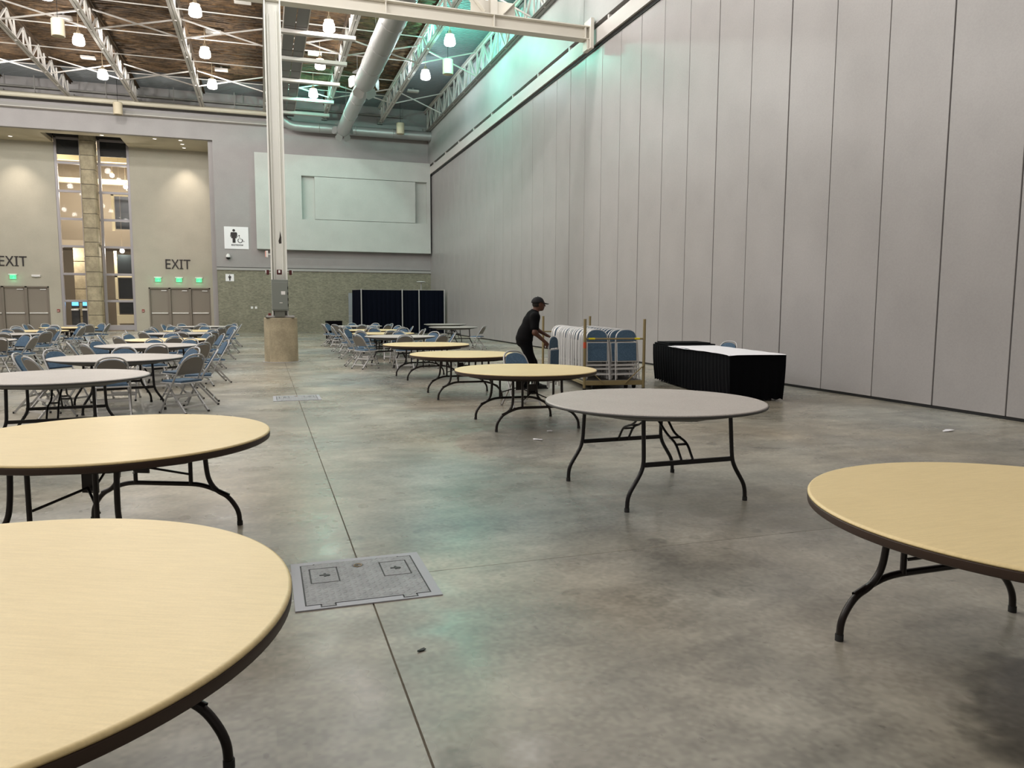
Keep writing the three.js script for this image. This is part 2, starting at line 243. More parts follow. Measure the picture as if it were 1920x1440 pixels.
{
  const t = thing('restroom_sign', 'large square white restroom sign with woman and wheelchair symbols on grey wall', 'sign', [-1.34, 5.24, FZ + 0.03]);
  obj('board', rbox(1.27, 1.22, 0.03, 0.006), M.sign, t);
  obj('woman_symbol', person2d(0.76, true).map(g => g.translate(-0.13, -0.27, 0.014)), M.ink, t);
  const ring = new THREE.TorusGeometry(0.115, 0.018, 8, 28, 4.6).rotateZ(2.2).translate(0.19, -0.14, 0.018);
  obj('wheelchair_symbol', [ring, new THREE.CylinderGeometry(0.035, 0.035, 0.014, 12).rotateX(Math.PI / 2).translate(0.14, 0.13, 0.02), bar(V(0.14, 0.09, 0.02), V(0.18, -0.05, 0.02), 0.04, 0.014), bar(V(0.18, -0.05, 0.02), V(0.3, -0.06, 0.02), 0.03, 0.014), bar(V(0.3, -0.06, 0.02), V(0.36, -0.2, 0.02), 0.03, 0.014), bar(V(0.35, -0.2, 0.02), V(0.42, -0.18, 0.02), 0.025, 0.014)], M.ink, t);
  obj('lettering', text('RESTROOM', 0.085, 0.012, fontBold).translate(0.03, -0.39, 0.014), M.ink, t);
  const u = thing('toilet_sign', 'small white plaque with a dark figure on the block wall below the dome camera', 'sign', [-1.76, 3.05, FZ + 0.02]);
  obj('board', rbox(0.44, 0.4, 0.02, 0.005), M.sign, u); obj('figure_symbol', person2d(0.32, false).map(g => g.translate(0, -0.16, 0.009)), M.ink, u);
  const c = thing('dome_camera', 'white dome camera on the grey wall under the restroom sign', 'camera', [-1.8, 4.22, FZ]);
  obj('mount', [cyl(0.05, 0.05, 0.14, 0, 0.07, 0.07, 12).rotateX(0), rbox(0.1, 0.1, 0.1, 0.01, 0, 0.08, 0.04)], M.white, c);
  obj('housing', lathe([[0, 0.13], [0.06, 0.12], [0.11, 0.06], [0.125, -0.03], [0.12, -0.06]], 20).translate(0, 0, 0.13), M.white, c);
  obj('dome', new THREE.SphereGeometry(0.115, 18, 10, 0, 6.3, 1.57, 1.57).translate(0, -0.06, 0.13), std(0x0c0c0e, 0.12), c);
  for (const [x, w] of [[-0.64, 'left'], [-0.42, 'right']]) { const o = thing('wall_outlet', `white outlet plate on the block wall near the column, ${w} one of two`, 'outlet', [x, 1.39, FZ], 0, 'outlets on the block wall'); obj('plate', rbox(0.12, 0.13, 0.02, 0.006, 0, 0, 0.012), M.white, o); obj('cover', rbox(0.06, 0.08, 0.02, 0.006, 0, 0, 0.022), M.white, o); }
  const q = thing('pole_beacon', 'thin pole with a flat round top rising behind the drape in the corner', 'pole', [8.75, 0, FZ + 1.4]);
  obj('pole', cyl(0.035, 0.035, 2.86, 0, 1.43, 0, 10), M.ledge, q); obj('top_disc', lathe([[0, 0.1], [0.26, 0.07], [0.27, 0.03], [0, 0]], 24).translate(0, 2.86, 0), M.white, q); obj('foot', cyl(0.2, 0.22, 0.03, 0, 0.015, 0, 20), M.steelDark, q);
}
// lettering EXIT, lit exit signs, doors
for (const [x, l] of [[-4.73, 'flat dark EXIT lettering on beige wall, above the doors right of the window bay'], [-13.14, 'flat dark EXIT lettering on beige wall at the left edge, left of the window bay']]) {
  const t = thing('exit_lettering', l, 'lettering', [x, 3.91, RZ], 0, 'EXIT lettering'); obj('letters', text('EXIT', 0.55, 0.05).scale(0.97, 1, 1), M.ink, t);
}
const exitFace = texture(64, (u, v) => { const L = [[0.1, 0.26], [0.32, 0.5], [0.56, 0.62], [0.7, 0.9]]; let on = 0; if (v > 0.25 && v < 0.75) { if (u > 0.1 && u < 0.14) on = 1; if (u > 0.1 && u < 0.26 && (v < 0.34 || v > 0.66 || Math.abs(v - 0.5) < 0.05)) on = 1; const s = (u - 0.32) / 0.18; if (s > 0 && s < 1 && (Math.abs(s - (v - 0.25) * 2) < 0.2 || Math.abs(1 - s - (v - 0.25) * 2) < 0.2)) on = 1; if (u > 0.57 && u < 0.62) on = 1; if (u > 0.7 && u < 0.9 && (v > 0.65 || Math.abs(u - 0.8) < 0.03)) on = 1; } return on ? [12, 235, 110] : [96, 245, 160]; }, 1, true);
const exitGlow = new THREE.MeshStandardMaterial({ color: 0x0a2a16, roughness: 0.5, emissive: 0xffffff, emissiveMap: exitFace, emissiveIntensity: 0.95 });
const exitSpots = [[-5.84, 2.97, 'leftmost of three above the doors right of the window bay'], [-4.71, 2.97, 'middle of three above the doors right of the window bay'], [-3.62, 2.97, 'rightmost of three above the doors right of the window bay'], [-13.17, 3.02, 'above the doors at the left edge of the photo']];
for (const [x, y, l] of exitSpots) {
  const t = thing('exit_sign', `green lit exit sign, ${l}`, 'exit sign', [x, y, RZ], 0, 'lit green exit signs');
  obj('canopy', rbox(0.42, 0.07, 0.1, 0.01, 0, 0.16, 0.06), M.white, t); obj('glowing_sign_face', new THREE.BoxGeometry(0.3, 0.22, 0.02).translate(0, 0.01, 0.06), exitGlow, t);
  const L = new THREE.PointLight(new THREE.Color().setRGB(0.15, 1, 0.45), 0.12); L.position.set(0, -0.02, 0.16); L.castShadow = true; t.add(L);
}
{ const t = thing('emergency_light', 'flat white bar fitting right of the lone green exit sign at the left edge', 'light fitting', [-12.05, 3.12, RZ]); obj('body', rbox(0.44, 0.12, 0.12, 0.02, 0, 0, 0.06), M.white, t); obj('bracket', rbox(0.2, 0.05, 0.1, 0.01, 0, -0.06, 0.04), M.ledge, t); }
for (const [x, l] of [[-6.7, 'left of the doors that stand right of the window bay'], [-2.69, 'between the right doors and the grey block wall'], [-11.05, 'right of the doors at the left edge']]) { const t = thing('fire_alarm_pull', `small red pull station, ${l}`, 'fire alarm', [x, 1.18, RZ], 0, 'red pull stations'); obj('body', rbox(0.14, 0.16, 0.06, 0.012, 0, 0, 0.03), std(0x8e3b34, 0.5), t); obj('pull_handle', rbox(0.1, 0.03, 0.03, 0.008, 0, -0.02, 0.07), M.white, t); }
[[-6.37, -3.03], [-14.87, -11.47]].forEach(([x0, x1], n) => {
  const d = structGroup(`door_${n + 1}`), W = (x1 - x0) / 3;
  struct('door_frame', [box(x1 - x0, 0.07, 0.2, (x0 + x1) / 2, 2.5, RZ - 0.08), ...[0, 1, 2, 3].map(i => box(i % 3 ? 0.12 : 0.07, 2.54, 0.2, x0 + W * i + (i === 0 ? 0.035 : i === 3 ? -0.035 : 0), 1.27, RZ - 0.08))], M.doorFrame, d);
  for (let i = 0; i < 3; i++) {
    const cx = x0 + W * (i + 0.5); const leaf = struct('door_leaf', rbox(W - 0.13, 2.45, 0.05, 0.006, cx, 1.23, RZ - 0.12), M.door, d);
    obj('push_bar', [rbox(W - 0.22, 0.075, 0.05, 0.02, cx, 1.04, RZ - 0.02), box(0.05, 0.05, 0.09, cx - W / 2 + 0.16, 1.04, RZ - 0.06), box(0.05, 0.05, 0.09, cx + W / 2 - 0.16, 1.04, RZ - 0.06)], M.chrome, leaf);
    obj('door_closer', rbox(0.3, 0.06, 0.06, 0.01, cx + W / 2 - 0.3, 2.36, RZ - 0.06), M.chrome, leaf);
  }
});
// window bay: frame, panes, segmented concrete column, lobby behind
{
  const a = -10.86, b = -7.08, zf = RZ - 0.1, w = structGroup('window_1'), top = 10.75;
  const ys = [0.35, 1.73, 3.25, 4.8, 6.33, 7.86, 9.42, top];
  const posts = [a + 0.07, -9.55, -8.63, b - 0.07];
  for (const x of posts) struct('mullion', rbox(0.14, top, 0.16, 0.01, x, top / 2, zf), M.mullion, w);
  for (const [l, r] of [[posts[0], posts[1]], [posts[2], posts[3]], [posts[1], posts[2]]]) {
    for (let i = 0; i < ys.length; i++) struct('transom', rbox(r - l - 0.13, i === 0 ? 0.3 : 0.13, 0.15, 0.01, (l + r) / 2, i === 0 ? 0.2 : ys[i], zf), M.mullion, w);
    for (let i = 0; i < ys.length - 1; i++) struct('pane', new THREE.PlaneGeometry(r - l - 0.14, ys[i + 1] - ys[i] - 0.1).translate((l + r) / 2, (ys[i] + ys[i + 1]) / 2, zf), M.glass, w);
  }
  struct('shaft_back', box(b - a, 2.6, 0.1, (a + b) / 2, 12.0, zf - 0.02), M.darkWall, w); struct('head_panel', [box(posts[1] - posts[0], 0.85, 0.06, (posts[0] + posts[1]) / 2, 10.3, zf - 0.06), box(posts[3] - posts[2], 0.85, 0.06, (posts[2] + posts[3]) / 2, 10.3, zf - 0.06)], M.dark, w);
  const c = thing('segmented_column', 'tall square concrete column built of stacked blocks, standing in the window bay', 'column', [-9.06, 0, -48.12]);
  const js = [0.0, 0.92, 1.72, 2.52, 3.34, 4.19, 4.98, 5.76, 6.54, 7.36, 8.14, 8.94, 9.71, 10.5, 11.4];
  for (let i = 0; i < js.length - 1; i++) { const h = js[i + 1] - js[i] - 0.03; const s = new THREE.Shape(), e = 0.07, X = 0.36, Zz = 0.44; [[-X + e, -Zz], [X - e, -Zz], [X, -Zz + e], [X, Zz - e], [X - e, Zz], [-X + e, Zz], [-X, Zz - e], [-X, -Zz + e]].forEach(([x, z], k) => k ? s.lineTo(x, z) : s.moveTo(x, z)); s.closePath(); const k = 1 - 0.006 * (i & 1); obj('block', metreUV(new THREE.ExtrudeGeometry(s, { depth: h, bevelEnabled: false }).rotateX(-Math.PI / 2).scale(k, 1, k).translate(0, js[i] + 0.03, 0)), M.concrete, c); }
  obj('core', box(0.64, 11.3, 0.8, 0, 5.65, 0), M.seal, c);
  // lobby
  const l0 = -14, l1 = -3, lz = -57, l = structGroup('wall_lobby');
  struct('lobby_floor', mbox(l0, l1, -0.2, 0, lz, RZ - 0.32), M.lobbyFloor, l); struct('lobby_ceiling', mbox(l0, l1, 10.7, 10.9, lz, RZ - 0.3), M.shade, l);
  struct('lobby_back', mbox(l0, l1, 0, 10.7, lz - 0.2, lz), M.lobbyWall, l); struct('lobby_side', [mbox(l0 - 0.2, l0, 0, 10.9, lz, RZ - 0.3), mbox(l1, l1 + 0.2, 0, 10.9, lz, RZ - 0.3)], M.lobbyWall, l);
  struct('beam', [box(l1 - l0, 0.34, 0.3, (l0 + l1) / 2, 10.2, -51.5), box(l1 - l0, 0.3, 0.3, (l0 + l1) / 2, 9.3, -54.5)], M.cream, l);
  struct('gallery_edge', [box(l1 - l0, 0.4, 0.3, (l0 + l1) / 2, 5.3, -53.4), box(l1 - l0, 0.2, 3.4, (l0 + l1) / 2, 5.2, -55.2)], M.lobbyWall, l);
  const door = thing('lobby_window', 'cream framed dark glazed screen in the lobby, seen through the right bay of panes', 'window', [-8.35, 0, -50.4]);
  for (const [y0, y1] of [[3.35, 4.5], [1.9, 3.12], [0.98, 1.7], [6.0, 7.9]]) obj('dark_pane', mbox(0.12, 1.75, y0, y1, -0.06, -0.02), std(0x1d2224, 0.15), door);
  obj('frame', [box(0.14, 4.6, 0.12, 0.02, 2.4, 0), box(0.14, 2.2, 0.12, 0.02, 7.0, 0), box(1.9, 0.13, 0.12, 0.9, 3.22, 0), box(1.9, 0.13, 0.12, 0.9, 8.0, 0), box(1.9, 0.1, 0.12, 0.9, 1.8, 0), box(0.12, 4.6, 0.12, 1.82, 2.4, 0)], M.cream, door); obj('kick_panel', rbox(1.85, 0.52, 0.12, 0.02, 0.9, 0.66, 0.02), M.cream, door);
  const lc = thing('lobby_column', 'grey concrete column inside the lobby, seen through the left bay of panes', 'column', [-10.35, 0, -51.6]);
  for (let i = 0; i < 6; i++) obj('block', metreUV(new RoundedBoxGeometry(0.75, 0.79, 0.75, 1, 0.03).translate(0, 0.4 + 0.82 * i, 0)), M.concrete, lc);
  for (const [x, lab] of [[-10.42, 'left one of two lit blue kiosk screens behind the left bay of panes'], [-9.86, 'right one of two lit blue kiosk screens behind the left bay of panes']]) {
    const k = thing('kiosk', `dark kiosk, ${lab}`, 'kiosk', [x, 0, -49.7], 0, 'lobby kiosks');
    obj('body', [rbox(0.4, 1.25, 0.3, 0.03, 0, 0.63, 0), rbox(0.4, 0.45, 0.1, 0.02, 0, 1.55, 0.02)], M.dark, k); obj('shelf', rbox(0.38, 0.1, 0.2, 0.02, 0, 1.22, 0.18), M.chrome, k);
    obj('glowing_screen', box(0.34, 0.28, 0.02, 0, 1.6, 0.075), glow([0.12, 0.5, 1.0], 1.6), k);
    const L = new THREE.RectAreaLight(new THREE.Color().setRGB(0.3, 0.6, 1), 3, 0.34, 0.28); L.position.set(0, 1.6, 0.1); L.rotation.y = Math.PI; k.add(L);
  }
  const spots = [[-10.3, 8.35, -53, 'left bay, left of two near the column'], [-9.72, 8.3, -52.6, 'left bay, right of two near the column'], [-8.55, 9.35, -52, 'right bay, the higher one'], [-8.05, 8.9, -53.4, 'right bay, the lower one'], [-12, 9, -50.5, 'behind the beige wall left of the window bay'], [-5.5, 9, -52, 'behind the beige wall right of the window bay'], [-11.25, 4.6, -50.6, 'under the lobby gallery'], [-7.9, 4.7, -50.1, 'over the cream framed screen']];
  for (const [x, y, z, lab] of spots) { const t = thing('lobby_lamp', `small lit round lobby lamp, ${lab}`, 'lamp', [x, y, z], 0, 'lobby lamps'); obj('bulb', new THREE.SphereGeometry(0.13, 16, 12), glow([1, 0.93, 0.84], 5), t).castShadow = false; obj('cap', cyl(0.05, 0.07, 0.12, 0, 0.16, 0, 12), M.lampMetal, t); obj('stem', cyl(0.006, 0.006, 10.7 - y - 0.2, 0, (10.7 - y) / 2 + 0.1, 0, 6), M.lampMetal, t); const L = new THREE.PointLight(new THREE.Color().setRGB(1, 0.9, 0.76), 12); L.castShadow = true; L.shadow.radius = 6; t.add(L); }
}
// recessed wall washers in the soffit
for (const [x, z, k, l] of [[-4.07, -45.62, 10, 'front one of three over the right EXIT lettering'], [-4.07, -46.65, 10, 'middle one of three over the right EXIT lettering'], [-4.08, -47.7, 55, 'rear one of three over the right EXIT lettering'], [-5.35, -45.66, 8, 'alone, left of the row of three'], [-7.9, -45.62, 6, 'in front of the window bay shaft'], [-12.6, -47.5, 60, 'at the left edge, over the left EXIT lettering']]) {
  const t = thing('soffit_downlight', `small lit soffit downlight, ${l}`, 'lamp', [x, 10.46, z], 0, 'soffit downlights');
  obj('trim', new THREE.TorusGeometry(0.11, 0.02, 8, 20).rotateX(Math.PI / 2).translate(0, -0.005, 0), M.white, t); obj('glowing_lens', cyl(0.1, 0.1, 0.012, 0, -0.004, 0, 18), glow([1, 0.9, 0.75], 3), t);
  const L = new THREE.SpotLight(new THREE.Color().setRGB(1, 0.88, 0.74), k * 0.5, 0, 0.72, 1, 2); L.position.set(0, -0.05, 0); L.target.position.set(0, -10, z < -47 ? -0.55 : 0); L.castShadow = true; L.shadow.radius = 4; t.add(L); t.add(L.target);
}

// ---------------------------------------------------------------- roof steel
const ordinals = ['first', 'second', 'third', 'fourth', 'fifth', 'sixth', 'seventh', 'eighth', 'ninth', 'tenth', 'eleventh', 'twelfth', 'thirteenth'];
const JX = [9.33, 6.67, 3.53, 0.38, -2.8, -5.98, -9.08, -12.2, -15.3];
JX.forEach((x, i) => {
  const wall = i === 0, b = wall ? 11.62 : 12.0, t = wall ? 12.82 : 12.86;
  const g = thing('roof_truss', `grey open-web steel roof truss running to the far wall, ${ordinals[i]} counted from the partition wall`, 'roof truss', [x, 0, 0], 0, 'roof trusses');
  const z0 = FZ + 0.1, z1 = -21.4;
  const L = (y, s) => [box(0.11, 0.016, z1 - z0, s * 0.068, y, (z0 + z1) / 2), box(0.016, 0.11, z1 - z0, s * 0.02, y + (y > 12.4 ? -0.05 : 0.05), (z0 + z1) / 2)];
  obj('bottom_chord', [...L(b, 1), ...L(b, -1)], wall ? M.steelDark : M.steel, g); obj('top_chord', [...L(t, 1), ...L(t, -1)], i > 1 ? M.brown : M.steel, g);
  const step = 2.16; let n = 0;
  for (let z = z0 + 0.5; z + step < z1; z += step) {
    for (const [p, q, w] of [[V(0, b, z), V(0, t, z + step / 2), 0.07], [V(0, t, z + step / 2), V(0, b, z + step), 0.07], [V(0, t, z + step * 0.5), V(0, b, z + step * 0.5 + 0.02), 0.055], [V(0, t, z + 0.18), V(0, b, z), 0.055]]) obj('web', bar(p, q, w), M.steel, g);
    n++;
  }
  obj('bearing_plate', box(0.3, 0.3, 0.2, 0, b + 0.1, z0 + 0.05), M.steelDark, g);
});
{ // sway bracing between trusses
  let k = 0;
  for (const z of [-26.3, -33.6, -40.5]) for (let i = 0; i < JX.length - 1; i++) {
    const a = JX[i + 1], b = JX[i]; const t = thing('sway_brace', `crossed roof brace beyond the ${ordinals[i]} truss from the partition, ${z === -40.5 ? 'near the far wall' : z === -33.6 ? 'midway along' : 'close to the beam'}`, 'brace', [0, 0, z], 0, 'roof sway braces');
    const lo = i === 0 ? 11.75 : 12.05; obj('rod', bar(V(a + 0.05, 12.78, 0), V(b - 0.05, lo, 0.04), 0.05), M.steel, t); obj('rod', bar(V(a + 0.05, 12.05, 0), V(b - 0.05, 12.78, -0.04), 0.05), M.steel, t);
  }
  [-29, -32.25, -35.5, -38.7, -41.6].forEach((z, i) => { const t = thing('bridging_rod', `long thin horizontal rod crossing all roof trusses, ${ordinals[4 - i]} counted from the far wall`, 'rod', [0, 12.7, z], 0, 'bridging rods'); obj('rod', cyl(0.024, 0.024, 24, 0, 0, 0, 8).rotateZ(Math.PI / 2).translate(-5.4, 0, 0), M.steel, t); });
}
{ // main girder across the hall, carried by the white column
  const g = thing('main_girder', 'deep pale steel girder crossing from the white column to the partition wall', 'beam', [0, 0, -21.3]);
  const x0 = -15, x1 = WX - 0.27, L = x1 - x0, cx = (x0 + x1) / 2;
  obj('bottom_beam', [box(L, 0.03, 0.34, cx, 9.35, 0), box(L, 0.03, 0.34, cx, 9.7, 0), box(L, 0.34, 0.03, cx, 9.525, 0)], M.girder, g);
  obj('top_beam', [box(L, 0.03, 0.34, cx, 12.55, 0), box(L, 0.03, 0.34, cx, 12.85, 0), box(L, 0.3, 0.03, cx, 12.7, 0)], M.girder, g);
  for (const x of [3.35, 6.4, 9.2, 0.42, -2.8]) obj('stiffener', box(0.025, 0.33, 0.32, x, 9.525, 0), M.girder, g);
  for (const x of [6.4, 0.42, -5.98]) {
    obj('post', [box(0.2, 2.85, 0.02, x, 11.13, 0.1), box(0.2, 2.85, 0.02, x, 11.13, -0.1), box(0.02, 2.85, 0.2, x, 11.13, 0)], M.girder, g);
    obj('gusset', [box(1.3, 0.42, 0.025, x, 9.9, 0)], M.girder, g);
    for (const s of [-1, 1]) { const p = V(x + s * 0.28, 9.75, 0), q = V(x + s * 3.0, 12.6, 0); if (q.x > x1) continue; for (const o of [-0.09, 0.09]) obj('diagonal', bar(V(p.x, p.y, o), V(q.x, q.y, o), 0.24, 0.02), M.girder, g); }
  }
  obj('diagonal', bar(V(6.68, 9.75, 0.09), V(9.3, 12.5, 0.09), 0.24, 0.02), M.girder, g); obj('end_plate', [box(0.1, 0.85, 0.5, x1 + 0.02, 9.5, 0), box(0.06, 0.3, 0.3, x1 - 0.08, 9.2, 0)], M.girder, g);
}
{ // the column
  const c = thing('steel_column', 'tall off-white steel H column standing on a round concrete base', 'column', [0.415, 0, -21.3]);
  const y0 = 1.2, y1 = 9.33, h = y1 - y0, y = (y0 + y1) / 2;
  obj('flange', rbox(0.035, h, 0.4, 0.006, -0.19, y, 0), M.column, c); obj('flange', rbox(0.035, h, 0.4, 0.006, 0.19, y, 0), M.column, c); obj('web', box(0.36, h, 0.03, 0, y, 0.02), M.column, c);
  obj('conduit', [cyl(0.028, 0.028, 7.8, -0.125, 5.1, 0.08, 10), cyl(0.02, 0.02, 7, 0.1, 5.6, 0.07, 8)], M.column, c);
  obj('base_plate', rbox(0.72, 0.05, 0.6, 0.008, 0, 1.225, 0), M.ledge, c);
  const s = new THREE.Shape(); [[0.1, 3.5], [0.125, 3.36], [0.15, 3.26], [0.13, 3.17], [0.07, 3.16], [0.055, 3.23], [0.085, 3.34]].forEach(([x, yy], i) => i ? s.lineTo(x, yy) : s.moveTo(x, yy)); s.closePath(); obj('scorch_mark', ext(s, 0.002).translate(-0.05, 0, 0.036), std(0x3d3834, 0.9), c);
  const b = thing('concrete_pedestal', 'round beige concrete pedestal under the off-white steel column', 'pedestal', [0.42, 0, -21.35]);
  obj('drum', metreUV(lathe([[0, 0], [0.445, 0], [0.44, 0.02], [0.435, 1.17], [0.425, 1.19], [0, 1.19]], 48)), M.concrete, b); obj('grout_ring', lathe([[0.43, 0.0], [0.5, 0.0], [0.49, 0.012], [0.43, 0.015]], 48), M.ledge, b);
  const p = thing('electrical_cabinet', 'grey electrical cabinet mounted on the front of the column above the pedestal', 'cabinet', [0.415, 1.38, -21.0]);
  obj('body', rbox(0.42, 0.82, 0.16, 0.008, 0, 0.41, 0), M.cabinet, p); obj('door', rbox(0.39, 0.72, 0.02, 0.006, 0, 0.39, 0.085), M.cabinet, p); obj('notice', box(0.105, 0.09, 0.004, 0.08, 0.47, 0.098), M.white, p); obj('name_plate', box(0.075, 0.02, 0.006, 0.02, 0.21, 0.098), M.chrome, p); obj('hinge', [0.15, 0.3, 0.45, 0.6].map(q => box(0.02, 0.07, 0.03, 0.2, q, 0.09)), M.black, p); obj('lower_box', box(0.26, 0.16, 0.12, -0.02, -0.08, -0.01), std(0x66675f, 0.7), p);
  for (const [dx, dz, rot, l] of [[-0.29, 0, -Math.PI / 2, 'left side'], [0.0, 0.24, 0, 'front side'], [0.29, 0, Math.PI / 2, 'right side']]) {
    const t = thing('strobe_alarm', `dark red strobe alarm bracketed to the column above the grey cabinet, ${l}`, 'alarm', [0.415 + dx, 2.4, -21.3 + dz], rot, 'column alarms');
    obj('body', rbox(0.13, 0.13, 0.07, 0.015), std(0x4a1416, 0.45), t); obj('lens', rbox(0.05, 0.07, 0.03, 0.01, 0, 0.01, 0.045), M.white, t); obj('arm', box(0.03, 0.03, 0.12, 0, 0, -0.08), M.column, t);
  }
  const e = thing('exit_box', 'small white box with a pink face projecting from the left of the column', 'sign', [0.12, 2.88, -21.3]); obj('box', rbox(0.05, 0.17, 0.16, 0.01, 0, 0, 0), M.white, e); obj('face', rbox(0.03, 0.16, 0.15, 0.008, -0.035, 0, 0), std(0xe2a79c, 0.5), e); obj('arm', box(0.12, 0.03, 0.03, 0.07, 0, 0), M.white, e);
  const x = thing('fire_extinguisher_box', 'small dark red box standing on the left rim of the concrete pedestal', 'box', [0.12, 1.19, -21.1]); obj('box', rbox(0.07, 0.12, 0.07, 0.008, 0.02, 0.062, 0), std(0x6d2420, 0.5), x); obj('tray', rbox(0.16, 0.02, 0.1, 0.006, -0.01, 0.01, 0), M.black, x);
}
{ // ducts, pipes, trays
  const d = thing('supply_duct', 'big round silver air duct hanging along the hall between the second and third trusses', 'duct', [4.36, 11.0, 0]);
  const petal = R => { const p = new THREE.Shape(), w = R * 0.46; p.moveTo(-w, 0); p.lineTo(w, 0); p.lineTo(w * 1.25, 0.34); p.lineTo(w * 0.8, 0.52); p.lineTo(-w * 0.8, 0.52); p.lineTo(-w * 1.25, 0.34); p.closePath(); return p; };
  const seg = (r, z0, z1) => cyl(r, r, z1 - z0, 0, 0, 0, 36).rotateX(Math.PI / 2).translate(0, 0, (z0 + z1) / 2);
  obj('wide_run', seg(0.43, -33.4, -22.2), M.galv, d); obj('narrow_run', seg(0.34, -42.7, -33.4), M.galv, d);
  for (const [z, R] of [[-33.4, 0.43], [-42.7, 0.34]]) for (let k = 0; k < 6; k++) { const a = (k + 0.5) / 6 * Math.PI * 2; obj('diffuser_flap', ext(petal(R), 0.014).rotateX(-Math.PI / 2).rotateX(0.42).translate(0, R - 0.005, 0.1).rotateZ(a).translate(0, 0, z), M.galv, d); }
  for (const z of [-23.5, -26, -28.5, -31, -36, -39]) obj('seam_band', new THREE.TorusGeometry(z < -33.4 ? 0.342 : 0.432, 0.014, 6, 36).translate(0, 0, z), M.galv, d);
  for (const z of [-25, -30, -36, -41]) obj('hanger', bar(V(0, 0.34, z), V(0, 1.85, z), 0.02), M.steelDark, d);
  const c = thing('cross_duct', 'grey duct running along the top of the far wall with an elbow near the column', 'duct', [0, 11.35, FZ + 0.75]);
  obj('run', cyl(0.26, 0.26, 7.2, 0, 0, 0, 28).rotateZ(Math.PI / 2).translate(5.9, 0, 0), M.galv, c); obj('elbow', tube([[2.35, 0, 0], [1.7, 0.05, 0.02], [1.25, 0.35, 0.1], [1.1, 0.9, 0.2], [1.05, 1.4, 0.25]], 0.26, 24, 24), M.galv, c);
  for (const x of [3.2, 5.2, 7.3]) obj('strap', new THREE.TorusGeometry(0.268, 0.018, 6, 28).rotateY(Math.PI / 2).translate(x, 0, 0), M.steelDark, c);
  const p = thing('wall_pipe', 'long cream pipe running along the top of the far wall, left of the column', 'pipe', [0, 11.95, FZ + 0.55]);
  obj('pipe', cyl(0.13, 0.13, 17, 0, 0, 0, 20).rotateZ(Math.PI / 2).translate(-7.6, 0, 0), M.pipe, p); for (const x of [-14, -10.6, -7.4, -4.2, -1.2]) obj('hanger', [box(0.04, 0.95, 0.04, x, 0.5, 0), box(0.06, 0.05, 0.5, x, 0.16, -0.25)], M.steelDark, p);
  const q = thing('sprinkler_pipe', 'thin grey pipe above the cream pipe on the far wall', 'pipe', [0, 12.42, FZ + 0.25]); obj('pipe', cyl(0.05, 0.05, 24, 0, 0, 0, 12).rotateZ(Math.PI / 2).translate(-4, 0, 0), M.steelDark, q); for (const x of [-12, -6, -0.8, 4.5, 8]) obj('hanger', box(0.03, 0.7, 0.03, x, 0.3, 0), M.steelDark, q);
  const r = thing('lower_wall_ledge', 'grey horizontal box ledge under the cream pipe on the far wall', 'ledge', [0, 11.5, FZ + 0.18]); obj('ledge', box(24.6, 0.16, 0.36, -2.9, 0, 0), M.steelDark, r); obj('lip', box(24.6, 0.03, 0.4, -2.9, -0.09, 0), M.steel, r);
  // perforated cable tray: a run of plates with slots on cross bars
  const t = thing('cable_tray', 'dark perforated double cable tray running beside the column under the roof', 'cable tray', [1.42, 11.85, 0]);
  for (let i = 0; i < 8; i++) { const z0 = -44.2 + i * 2.8; for (const s of [-1, 1]) { const sh = new THREE.Shape(); sh.moveTo(-0.2, 0); sh.lineTo(0.2, 0); sh.lineTo(0.2, 2.72); sh.lineTo(-0.2, 2.72); sh.closePath(); for (let k = 0; k < 7; k++) { const c2 = new THREE.Path(); c2.absellipse(0.02, 0.3 + k * 0.36, 0.045, 0.07, 0, 6.283, true); sh.holes.push(c2); } obj('tray_plate', new THREE.ExtrudeGeometry(sh, { depth: 0.03, bevelEnabled: false, curveSegments: 6 }).rotateX(-Math.PI / 2).translate(s * 0.215, 0, z0 + 2.72), M.tray, t); } }
  obj('side_rail', [box(0.03, 0.14, 22.4, -0.44, 0.05, -33), box(0.03, 0.14, 22.4, 0.44, 0.05, -33)], M.steel, t);
  [-26.9, -30.6, -33.85, -37, -40.2, -43].forEach((z, i) => { const b = thing('strut_bar', `flat pale bar carrying the cable tray, ${ordinals[5 - i]} from the far wall`, 'bar', [2.28, 11.72, z], 0, 'cable tray bars'); obj('bar', box(2.75, 0.05, 0.24, 0, 0, 0), M.steel, b); obj('lip', [box(2.75, 0.12, 0.02, 0, 0.05, 0.12), box(2.75, 0.12, 0.02, 0, 0.05, -0.12)], M.steel, b); });
  // crinkled insulation sheet behind the wall truss
  const nx = 260, pos = [], idx = []; for (let i = 0; i <= nx; i++) { const z = FZ + (23.4) * i / nx; const a = fbm(z * 1.7 + 100, 1, 1e6, 5, 3), b2 = fbm(z * 2.3 + 30, 7, 1e6, 6, 3); for (let j = 0; j <= 4; j++) pos.push(9.64 + 0.2 * (a * (1 - j / 4) + b2 * j / 4 - 0.5), 11.62 + 1.33 * j / 4, z); }
  for (let i = 0; i < nx; i++) for (let j = 0; j < 4; j++) { const a = i * 5 + j; idx.push(a, a + 1, a + 5, a + 1, a + 6, a + 5); }
  const ig = new THREE.BufferGeometry(); ig.setAttribute('position', new THREE.Float32BufferAttribute(pos, 3)); ig.setIndex(idx); ig.computeVertexNormals(); struct('insulation_sheet', ig, M.insulation, scene.getObjectByName('wall_right'));
}
